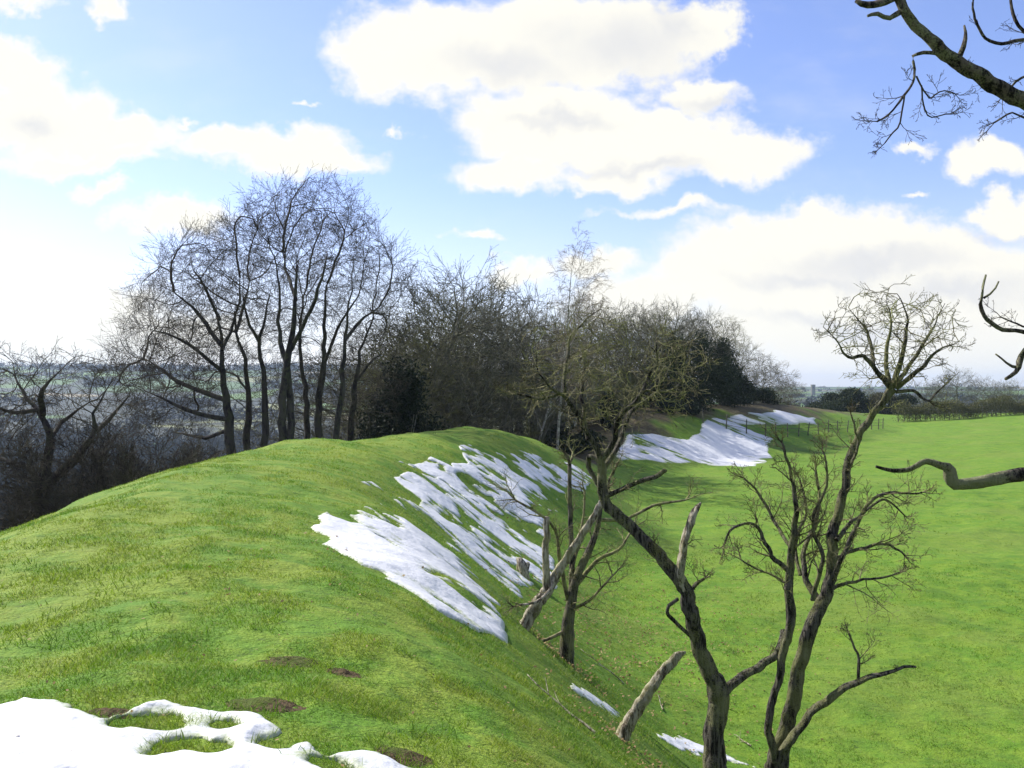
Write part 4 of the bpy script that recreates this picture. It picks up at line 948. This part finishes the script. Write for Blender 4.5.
put(tb_, at(842, 190), 190, (EYE+(HZ-386)/F*190-gz(at(842, 190), 190))/hgt(tb_), 3, 'small bare tree left of the pale hawthorn stem in the distance', 'tree', 'bare trees beyond the fence')

put(tcx, at(940, 168), 168, .7, 6, 'twiggy tree at the left side of the round crowned tree', 'tree', 'bare trees beyond the fence')
put(tcx, at(1000, 172), 172, .72, 2, 'twiggy low tree behind the right end of the hedge', 'tree', 'bare trees beyond the fence')
put(tb_, at(868, 172), 172, .5, 2, 'small tree behind the left side of the hawthorn crown knot', 'tree', 'bare trees beyond the fence')
SG = 'bare scrub under the trees'
scr = [(sd_, 100, 27, 1.2, 'low scrub bush at the bank edge beside the oak'), (sd_, 130, 30, 1.3, 'scrub bush between oak and beech clump, nearer the oak'), (sd_, 160, 32, 1.2, 'scrub bush half way between oak and beech clump'), (sd_, 188, 35, 1.3, 'scrub bush left of the first beech trunk'), (sd_, 212, 38, 1.1, 'scrub bush at the foot of the first beech'),
  (sd_, 70, 38, 1.7, 'tall scrub bush behind the oak trunk'), (sd_, 10, 34, 1.5, 'scrub bush at the left edge beneath the oak'), (sd_, 20, 44, 1.8, 'back scrub bush at the left edge'), (sd_, 120, 46, 1.8, 'back scrub bush right of the oak'), (sd_, 165, 48, 1.7, 'back scrub bush below the sweeping beech boughs'),
  (sd_, 350, 50, 1.0, 'scrub bush behind the rightmost beech foot'), (sb, 300, 52, .9, 'scrub bush behind the thick beech foot'), (sd_, 260, 52, .9, 'scrub bush behind the slender beeches'),
  (sb, 440, 52, .7, 'scrub bush right of the dark holly'), (sa, 470, 54, .7, 'scrub bush below the domed grey tree'), (sb, 500, 57, .8, 'scrub bush left of the birch foot'), (sa, 530, 60, .8, 'scrub bush at the birch foot'), (sb, 545, 70, 1.2, 'scrub bush at the left side of the hollow'),
  (sa, 575, 76, 1.3, 'scrub bush above the green mound'), (sb, 600, 80, 1.2, 'scrub bush right of the green mound'), (sa, 625, 84, 1.2, 'scrub bush at the left top of the far snow'), (sb, 652, 88, 1.3, 'scrub bush behind the thorn at the far snow edge'),
  (sa, 735, 106, 1.2, 'scrub bush at the right foot of the wood'), (sb, 755, 118, 1.2, 'scrub bush under the small rounded tree'), (sa, 772, 124, 1.2, 'scrub bush right of the small rounded tree')]
for k, (pt, px, Y, s, lab) in enumerate(scr):
    put(pt, at(px, Y), Y, s, k*2.1, lab, 'bush', SG, dz=-.1)

# evergreen masses: leaf faces through an uneven volume round real stems
def leaf_cloud(clumps, n, size, name, mat, parent, origin):
    C = np.array(clumps, float); wts = (C[:, 3]*C[:, 4]*C[:, 5]); wts /= wts.sum()
    i = rng.choice(len(C), n, p=wts)
    d = rng.normal(size=(n, 3)); d /= np.linalg.norm(d, axis=1)[:, None]
    rad = rng.random(n)[:, None]**.45*(1+.22*rng.normal(size=(n, 1))*.6)
    p = C[i, :3]+d*rad*C[i, 3:6]
    a = rng.normal(size=(n, 3)); a /= np.linalg.norm(a, axis=1)[:, None]
    b_ = np.cross(a, rng.normal(size=(n, 3))); b_ /= np.linalg.norm(b_, axis=1)[:, None]
    s = size*(.5+rng.random((n, 1)))
    Vv = np.stack([p-a*s, p+b_*s*.45, p+a*s, p-b_*s*.45], 1).reshape(-1, 3)
    q = np.arange(n*4).reshape(-1, 4)
    return mesh_obj(name, Vv-np.asarray(origin), [q], mat, parent, smooth=False)
def evergreen(name, px, Y, H, W, label, cat, mat, n=9000, size=.10, cl=22, group=None, dz=0, stem=True):
    X = at(px, Y); z = gz(X, Y)+dz; root = empty(name, (X, Y, z)); tag(root, label, cat, group)
    t = TB(); t.add([np.array([0, 0, -.4]), np.array([.1, 0, H*.3]), np.array([0, .1, H*.8])], [.12, .09, .03], 7)
    for k in range(5):
        a = rng.random()*6.28; t.add([np.array([0, 0, H*.1]), np.array([math.cos(a)*W*.2, math.sin(a)*W*.2, H*.35]), np.array([math.cos(a)*W*.35, math.sin(a)*W*.35, H*.6])], [.06, .04, .015], 5)
    t.build('trunk', M['bark_wood'], root, (0, 0, 0))
    C = []
    for k in range(cl):
        a = rng.random()*6.28; hh = rng.random(); rr_ = (math.sin(min(1, hh*1.1+.15)*math.pi)**.6)*W*.5*rng.random()**.5
        s = (.16+.14*rng.random())
        C.append((math.cos(a)*rr_, math.sin(a)*rr_, H*(.06+.86*hh), W*s, W*s, H*s*.8))
    leaf_cloud(C, n, size, 'crown', mat, root, (0, 0, 0)); return root
evergreen('holly_bush', 404, 47, EYE+(HZ-369)/F*47-gz(at(404, 47), 47), 4.3, 'dark glossy holly bush at the foot of the wood behind the green hump', 'holly', M['holly'], 15000, .09, 30)
evergreen('holly_bush', 381, 49, EYE+(HZ-392)/F*49-gz(at(381, 49), 49), 2.2, 'lower dark holly bush beside the rightmost beech trunk', 'holly', M['holly'], 7000, .09, 20)
IV = 'dark evergreen undergrowth on the bank'
for px, Y, H, W, lab, m_ in [(700, 90, 7.2, 5.5, 'largest dark ivy mass above the far snow', 'ivy'), (675, 88, 6.5, 5.0, 'dark ivy mass left of the largest one', 'ivy'), (722, 97, 6.5, 5.0, 'dark ivy mass at the right end of the wood', 'ivy'), (650, 88, 4.5, 4.2, 'low ivy mass behind the right thorn fork', 'ivy'),
   (608, 74.5, 2.8, 2.2, 'blackish shrub between green mound and far snow', 'holly'), (560, 66, 2.4, 3.8, 'low dark shrub in the hollow in front of the green mound', 'ivy'), (588, 68, 1.4, 3.0, 'low dark bramble mound right of the hollow', 'ivy'),
   (668, 82, 1.3, 2.6, 'small dark bramble on the snow slope, nearer the thorn', 'holly'), (692, 84, 1.1, 2.2, 'small dark bramble on the snow below the ivy', 'holly'), (742, 104, 3.2, 3.8, 'low dark shrub where the wood meets the fence', 'ivy'),
   (764, 108, 1.7, 4.4, 'flat dark thorn bush by the fence on the snow', 'ivy')]:
    evergreen('evergreen_shrub', px, Y, H, W, lab, 'shrub', M[m_], int(1500+W*H*230), .12, 26, IV)
FB = 'dark rounded bushes beyond the fence'
for px, Y, H, W, lab in [(790, 150, 3.2, 7, 'first rounded bush beyond the fence, by the small bare tree'), (812, 165, 4.2, 8, 'rounded bush under the distant tower'), (832, 168, 5.0, 9, 'largest dark rounded bush left of the hawthorn stem'), (852, 160, 4.4, 8, 'dark rounded bush touching the hawthorn stem'), (882, 160, 3.6, 7, 'bush behind the pale hawthorn stem'), (905, 160, 3.6, 7, 'bush at the left end of the hedge')]:
    evergreen('rounded_bush', px, Y, H, W, lab, 'bush', M['scrub'] if px in (790, 882) else M['ivy'], int(W*H*300), .16, 26, FB)

# hedgerow on the right
def hedge(name, pts, H, W, label, mat, n, size=.09):
    root = empty(name, (*pts[0], gz(*pts[0]))); tag(root, label, 'hedge', None)
    P = np.array(pts, float); seg = np.hypot(*np.diff(P, axis=0).T); s = np.concatenate([[0], np.cumsum(seg)])
    t = rng.random(n)*s[-1]; X = np.interp(t, s, P[:, 0]); Y = np.interp(t, s, P[:, 1])
    Hh = H*(1+.28*vnoise(t/3.2, t*0, 91)+.16*vnoise(t/.7, t*0, 92))
    X = X+(rng.random(n)-.5)*W; Y = Y+(rng.random(n)-.5)*W
    Z = ground(X, Y, False)+Hh*rng.random(n)**.7
    p = np.stack([X, Y, Z], 1)
    a = rng.normal(size=(n, 3)); a /= np.linalg.norm(a, axis=1)[:, None]; b_ = np.cross(a, rng.normal(size=(n, 3))); b_ /= np.linalg.norm(b_, axis=1)[:, None]
    sc = size*(.5+rng.random((n, 1)))
    Vv = np.stack([p-a*sc, p+b_*sc*.4, p+a*sc, p-b_*sc*.4], 1).reshape(-1, 3)
    mesh_obj('foliage', Vv-np.array(root.location), [np.arange(n*4).reshape(-1, 4)], mat, root, False)
    T = TB()
    for k in range(int(s[-1]/.9)):
        x = np.interp(k*.9, s, P[:, 0]); y = np.interp(k*.9, s, P[:, 1]); z = gz(x, y)
        T.add([np.array([x, y, z-.1]), np.array([x+rng.normal()*.1, y, z+H*.45]), np.array([x+rng.normal()*.2, y+rng.normal()*.2, z+H*.9])], [.06, .05, .02], 5)
    T.build('stems', M['bark_wood'], root, np.array(root.location))
hedge('hedgerow', [(at(898, 130), 130), (at(925, 131), 131), (at(970, 134), 134), (at(1060, 140), 140), (at(1130, 146), 146)], 2.4, 1.6, 'trimmed hedge along the far side of the green field at right', M['hedge'], 50000)

# fence by the far bank
FX = [cast(a_, b_, ymax=170) for a_, b_ in ((704, 424), (735, 432), (765, 437), (800, 436), (850, 432), (885, 429))]
fr_ = empty('wooden_fence', (*FX[0], gz(*FX[0]))); tag(fr_, 'low wooden post and wire fence between far snow and green field', 'fence')
P = np.array(FX); seg = np.hypot(*np.diff(P, axis=0).T); s = np.concatenate([[0], np.cumsum(seg)])
fo = np.array(fr_.location); tops = []
for k, t in enumerate(np.arange(0, s[-1], 2.4)):
    x = np.interp(t, s, P[:, 0])+rng.normal()*.04; y = np.interp(t, s, P[:, 1]); z = gz(x, y)
    T = TB(); lean = rng.normal(size=2)*.05; T.add([np.array([x, y, z-.3]), np.array([x, y, z+.3]), np.array([x+lean[0], y+lean[1], z+1.2+rng.random()*.15]), np.array([x+lean[0], y+lean[1], z+1.36])], [.06, .055, .05, .025], 6)
    T.build('post', M['post_wood'], fr_, fo); tops.append((x, y, z))
for hh in (.45, .8, 1.12):
    T = TB(); T.add([np.array([a, b_, c+hh]) for a, b_, c in tops], [.018]*len(tops), 4); T.build('rail', M['post_wood'], fr_, fo)

# distant wood and hedges in the valley: uncountable masses
def shard_mass(name, centres, R0, H0, per, mat, label, cat):
    n = len(centres)*per; C = np.repeat(np.array(centres), per, 0)
    d = rng.normal(size=(n, 3)); d /= np.linalg.norm(d, axis=1)[:, None]; rad = rng.random(n)[:, None]**.5
    s = np.repeat(.6+.8*rng.random(len(centres)), per)[:, None]
    p = np.stack([C[:, 0], C[:, 1], C[:, 2]], 1)+np.concatenate([np.zeros((n, 2)), H0*.5*s], 1)+d*rad*np.array([R0, R0, H0*.5])*s
    a = rng.normal(size=(n, 3))+np.array([0, 0, .8]); a /= np.linalg.norm(a, axis=1)[:, None]
    b_ = np.cross(a, rng.normal(size=(n, 3))); b_ /= np.linalg.norm(b_, axis=1)[:, None]
    q = R0*.30*(.5+rng.random((n, 1)))
    Vv = np.stack([p-a*q, p+b_*q*.35, p+a*q, p-b_*q*.35], 1).reshape(-1, 3)
    o = mesh_obj(name, Vv, [np.arange(n*4).reshape(-1, 4)], mat, None, False); tag(o, label, cat, kind='stuff')
cs = []
while len(cs) < 1700:
    a = R(-36+28*rng.random()); r = math.exp(rng.uniform(math.log(170), math.log(800))); x, y = math.sin(a)*r, math.cos(a)*r
    if vnoise(np.array([x/90.]), np.array([y/90.]), 9)[0] < (-1 if r < 560 else -.25): continue
    cs.append((x, y, gz(x, y)-1))
shard_mass('valley_wood', cs, 5.5, 11, 110, M['farwood'], 'hazy bare woodland filling the valley on the left', 'wood')
cs = []
for k in range(38):     # hedge lines on the far hill
    a0 = R(rng.uniform(-36, -8)); r0 = rng.uniform(850, 2250); da = rng.uniform(.02, .12)*rng.choice([-1, 1]); dr = rng.uniform(-90, 90)
    for t in np.linspace(0, 1, 26):
        a = a0+da*t; r = r0+dr*t; x, y = math.sin(a)*r, math.cos(a)*r; cs.append((x, y, gz(x, y)-1))
for k in range(260):
    a = R(rng.uniform(-36, -4)); r = rng.uniform(2150, 2400); x, y = math.sin(a)*r, math.cos(a)*r; cs.append((x, y, gz(x, y)-1))
shard_mass('hill_hedges', cs, 8, 12, 26, M['farwood'], 'dark hedges and tree belts on the far hillside at left', 'hedges')
cs = []
for k in range(700):
    a = R(rng.uniform(10, 36)); r = math.exp(rng.uniform(math.log(300), math.log(3000))); x, y = math.sin(a)*r, math.cos(a)*r
    if vnoise(np.array([math.log(r)*9]), np.array([a*14]), 19)[0] < 0: continue
    cs.append((x, y, gz(x, y)-1))
shard_mass('distant_trees', cs, 6, 7, 40, M['farwood'], 'blue hazy tree belts on the low horizon at right', 'trees')
# church tower on the horizon
tx, ty = at(813, 1500), 1500.; tz = gz(tx, ty)
def boxv(x0, x1, y0, y1, z0, z1):
    v = [(x, y, z) for z in (z0, z1) for y in (y0, y1) for x in (x0, x1)]
    return v, [(0, 2, 3, 1), (4, 5, 7, 6), (0, 1, 5, 4), (2, 6, 7, 3), (0, 4, 6, 2), (1, 3, 7, 5)]
ht = EYE+(HZ-385.2)/F*1500-tz
ch = empty('church_tower', (tx, ty, tz)); tag(ch, 'tiny grey church tower on the right horizon', 'tower')
vv, ff = boxv(-2.8, 2.8, -2.8, 2.8, -1, ht); mesh_obj('tower_wall', vv, [ff], M['post_wood'], ch, False)
vv, ff = boxv(-3.1, 3.1, -3.1, 3.1, ht+.01, ht+1.0); mesh_obj('parapet', vv, [ff], M['post_wood'], ch, False)
vv = [(-1, -2.85, ht-5), (1, -2.85, ht-5), (1, -2.85, ht-3), (0, -2.85, ht-2), (-1, -2.85, ht-3)]; mesh_obj('belfry_opening', vv, [[(0, 1, 2, 3, 4)]], M['bark_beech'], ch, False)

# ------------------------------------------------------------------ snow strips on the slope below the brow
def slope_pts(dd, ys):
    out = []
    for y in ys:
        i = np.argmin(np.abs(yy-y)); nx_, ny_ = tg[i, 1], -tg[i, 0]
        out.append((cx_[i]+nx_*dd, yy[i]+ny_*dd))
    return out
strip(poly_px([(660, 738), (690, 745), (720, 756), (752, 767)]), .16, 'narrow snow strip at the foot of the leaning thorn trunk', 85)
strip(poly_px([(575, 690), (600, 703), (618, 712)]), .12, 'thin snow sliver left of the dead leaning stem', 86)

# ------------------------------------------------------------------ mole-hills, leaves, grass
MG = 'patches of bare soil in the turf'
for k, (px, py, rx, ry, lab) in enumerate([(290, 661, .16, .12, 'brown soil scrape in the middle of the near turf'), (262, 706, .17, .12, 'bare soil scrape just above the near snow'), (404, 756, .13, .10, 'dark molehill at the right tip of the near snow'), (345, 671, .10, .08, 'small soil scrape right of the middle one'),
      (112, 712, .12, .07, 'bare soil at the upper edge of the near snow')]):
    x, y = cast(px, py); n = 26
    X, Y = np.meshgrid(np.linspace(-1.3, 1.3, n), np.linspace(-1.3, 1.3, n)); rr_ = np.hypot(X, Y)+.30*fbm(X*2.3+k, Y*2.3, 3, 90+k)
    gx = x+X*rx; gy = y+Y*ry
    Z = ground(gx, gy)+.022*np.clip(1-rr_, -.9, 1)*(1+.9*fbm(X*4, Y*4, 3, 95+k))+.004*rng.random(X.shape)
    base = np.arange(n*n).reshape(n, n); q = np.stack([base[:-1, :-1], base[:-1, 1:], base[1:, 1:], base[1:, :-1]], -1).reshape(-1, 4)
    o = mesh_obj('soil_patch', np.stack([gx.ravel(), gy.ravel(), Z.ravel()], 1), [q], M['soil']); tag(o, lab, 'soil', MG)
    HOLE = (x, y, rx*.8, ry*.8); SNOWF.append((lambda X, Y, H=HOLE: .1*(1-np.hypot((X-H[0])/H[2], (Y-H[1])/H[3])), x-rx, x+rx, y-ry, y+ry))

def blades(name, N, r0, r1, a0, a1, hb, wb, label, tufts=False):
    r = np.exp(rng.uniform(math.log(r0), math.log(r1), N)); a = np.radians(rng.uniform(a0, a1, N))
    x = np.sin(a)*r; y = np.cos(a)*r
    keep = np.ones(N, bool)
    for fn, xa, xb, ya, yb in SNOWF:
        ins = (x > xa) & (x < xb) & (y > ya) & (y < yb)
        if ins.any():
            s = np.full(N, -1.); s[ins] = fn(x[ins], y[ins]); keep &= s < .012+.07*rng.random(N)**4
    d, zc, wi, ow = crest(x, y)
    keep &= (d > -ow-3)
    if tufts: keep &= (fbm(x/.42, y/.42, 2, 131)+.6*fbm(x/3.5, y/3.5, 2, 133) > .52)
    x = x[keep]; y = y[keep]; r = r[keep]; n = len(x)
    z = ground(x, y)-.004
    tuft = np.clip(.55+.9*fbm(x/.35, y/.35, 3, 101)+.5*fbm(x/1.7, y/1.7, 2, 102), .12, 1.9)
    if tufts: tuft = np.full(n, .8)
    h_ = hb*tuft*(.5+rng.random(n))*(r/4)**.12
    wd = wb*(r/4)**.85*(.6+.8*rng.random(n))
    an = rng.random(n)*6.283; lean = .35+.9*rng.random(n); la = rng.random(n)*6.283+.0
    t = np.stack([np.cos(an), np.sin(an), 0*an], 1)
    bd = np.stack([np.cos(la)*lean, np.sin(la)*lean, np.ones(n)], 1); bd /= np.linalg.norm(bd, axis=1)[:, None]
    p = np.stack([x, y, z], 1)
    tipd = bd+np.stack([np.cos(la), np.sin(la), -.3+0*la], 1)*.35
    Vv = np.stack([p-t*wd[:, None]*.5, p+t*wd[:, None]*.5, p+bd*h_[:, None]*.6+t*wd[:, None]*.38, p+bd*h_[:, None]*.6-t*wd[:, None]*.38, p+bd*h_[:, None]*.6+tipd*h_[:, None]*.5], 1)
    base = np.arange(n)[:, None]*5
    q = base+np.array([[0, 1, 2, 3]]); tr_ = base+np.array([[3, 2, 4]])
    o = mesh_obj(name, Vv.reshape(-1, 3), [q, tr_], M['blade'], None, False); tag(o, label, 'grass', kind='stuff')
    at2 = o.data.attributes.new('tint', 'FLOAT', 'POINT'); at2.data.foreach_set('value', np.repeat(rng.random(n)*(.45 if tufts else 1), 5).astype(np.float32))
blades('grass', 520000, 2.9, 34, -32, 32, .036, .0028, 'short green turf blades over the bank and the near field')

blades('grass_tufts', 150000, 3.2, 75, -32, 32, .062, .0036, 'darker longer grass tufts dotted over the bank and field', tufts=True)

# leaf litter under the thorns
N = 2600
px = rng.normal(650, 75, N); py = rng.normal(640, 55, N)
x = []; 
Yg = EYE*F/np.maximum(py-HZ, 60)
X = (px-512)/F*Yg; Y = Yg
X = np.concatenate([X, rng.normal(-1.2, 1.5, 260)]); Y = np.concatenate([Y, rng.uniform(3.4, 11, 260)])
for bx_, by_ in ((1.9, 8.6), (2.65, 8.9), (.83, 13.6), (1.2, 9.6)):
    X = np.concatenate([X, rng.normal(bx_, .35, 160)]); Y = np.concatenate([Y, rng.normal(by_, .4, 160)])
n = len(X)
Z = ground(X, Y)+.02+.02*rng.random(n)
a = rng.normal(size=(n, 3))*[1, 1, .35]; a /= np.linalg.norm(a, axis=1)[:, None]; b_ = np.cross(a, rng.normal(size=(n, 3))*[.3, .3, 1]); b_ /= np.linalg.norm(b_, axis=1)[:, None]
s = (.010+.014*rng.random((n, 1)))*np.clip(np.hypot(X, Y)/9, .55, 1.6)[:, None]
p = np.stack([X, Y, Z], 1); Vv = np.stack([p-a*s, p+b_*s*.6, p+a*s, p-b_*s*.6], 1).reshape(-1, 3)
o = mesh_obj('leaf_litter', Vv, [np.arange(n*4).reshape(-1, 4)], M['dead_leaf'], None, False); tag(o, 'scattered brown dead leaves in the grass below the thorns', 'leaves', kind='stuff')

FG = 'fallen twigs on the bank'
for k, (px_, py_, lab) in enumerate([(602, 668, 'fallen crooked twig in the litter right of the blackened trunk foot'), (660, 705, 'fallen twig between dead stem and leaning thorn'), (742, 742, 'fallen twig between the two thorn trunk bases'), (690, 622, 'fallen twig in the grass behind the leaning thorn'), (560, 708, 'fallen twig on the brow left of the dead stem')]):
    x, y = cast(px_, py_); T = TB(); a = rng.random()*3.1; L_ = .5+.4*rng.random()
    P = [np.array([x+math.cos(a)*t*L_, y+math.sin(a)*t*L_, gz(x+math.cos(a)*t*L_, y+math.sin(a)*t*L_)+.025+.03*rng.random()]) for t in np.linspace(-.5, .5, 7)]
    T.add(P, list(np.linspace(.012, .004, 7)), 6)
    for q in (2, 3, 4):
        d = unit(P[q+1]-P[q]); e = unit(d+perp(d)*[.8, .8, .25]); T.add([P[q], P[q]+e*.1, P[q]+e*.2+np.array([0, 0, .01])], [.006, .004, .002], 4)
    tag(T.build('fallen_twig', M['bark_dead'], None, (0, 0, 0)), lab, 'twig', FG)

# ------------------------------------------------------------------ haze
vv, ff = boxv(-6000, 6000, -6000, 6000, -75, 90)
m = bpy.data.materials.new('air'); m.use_nodes = True; m.node_tree.nodes.clear(); b = NB(m.node_tree)
ov = b.n('ShaderNodeOutputMaterial'); pv = b.n('ShaderNodeVolumePrincipled'); pv.inputs['Color'].default_value = (.62, .78, 1, 1); pv.inputs['Density'].default_value = .00015; pv.inputs['Anisotropy'].default_value = .3
m.node_tree.links.new(pv.outputs[0], ov.inputs['Volume'])
HAZE = True
if HAZE:
    o = mesh_obj('haze', vv, [ff], m, None, False); tag(o, kind='stuff'); o['label'] = 'thin blue haze over the distant valley and hills'; o['category'] = 'haze'
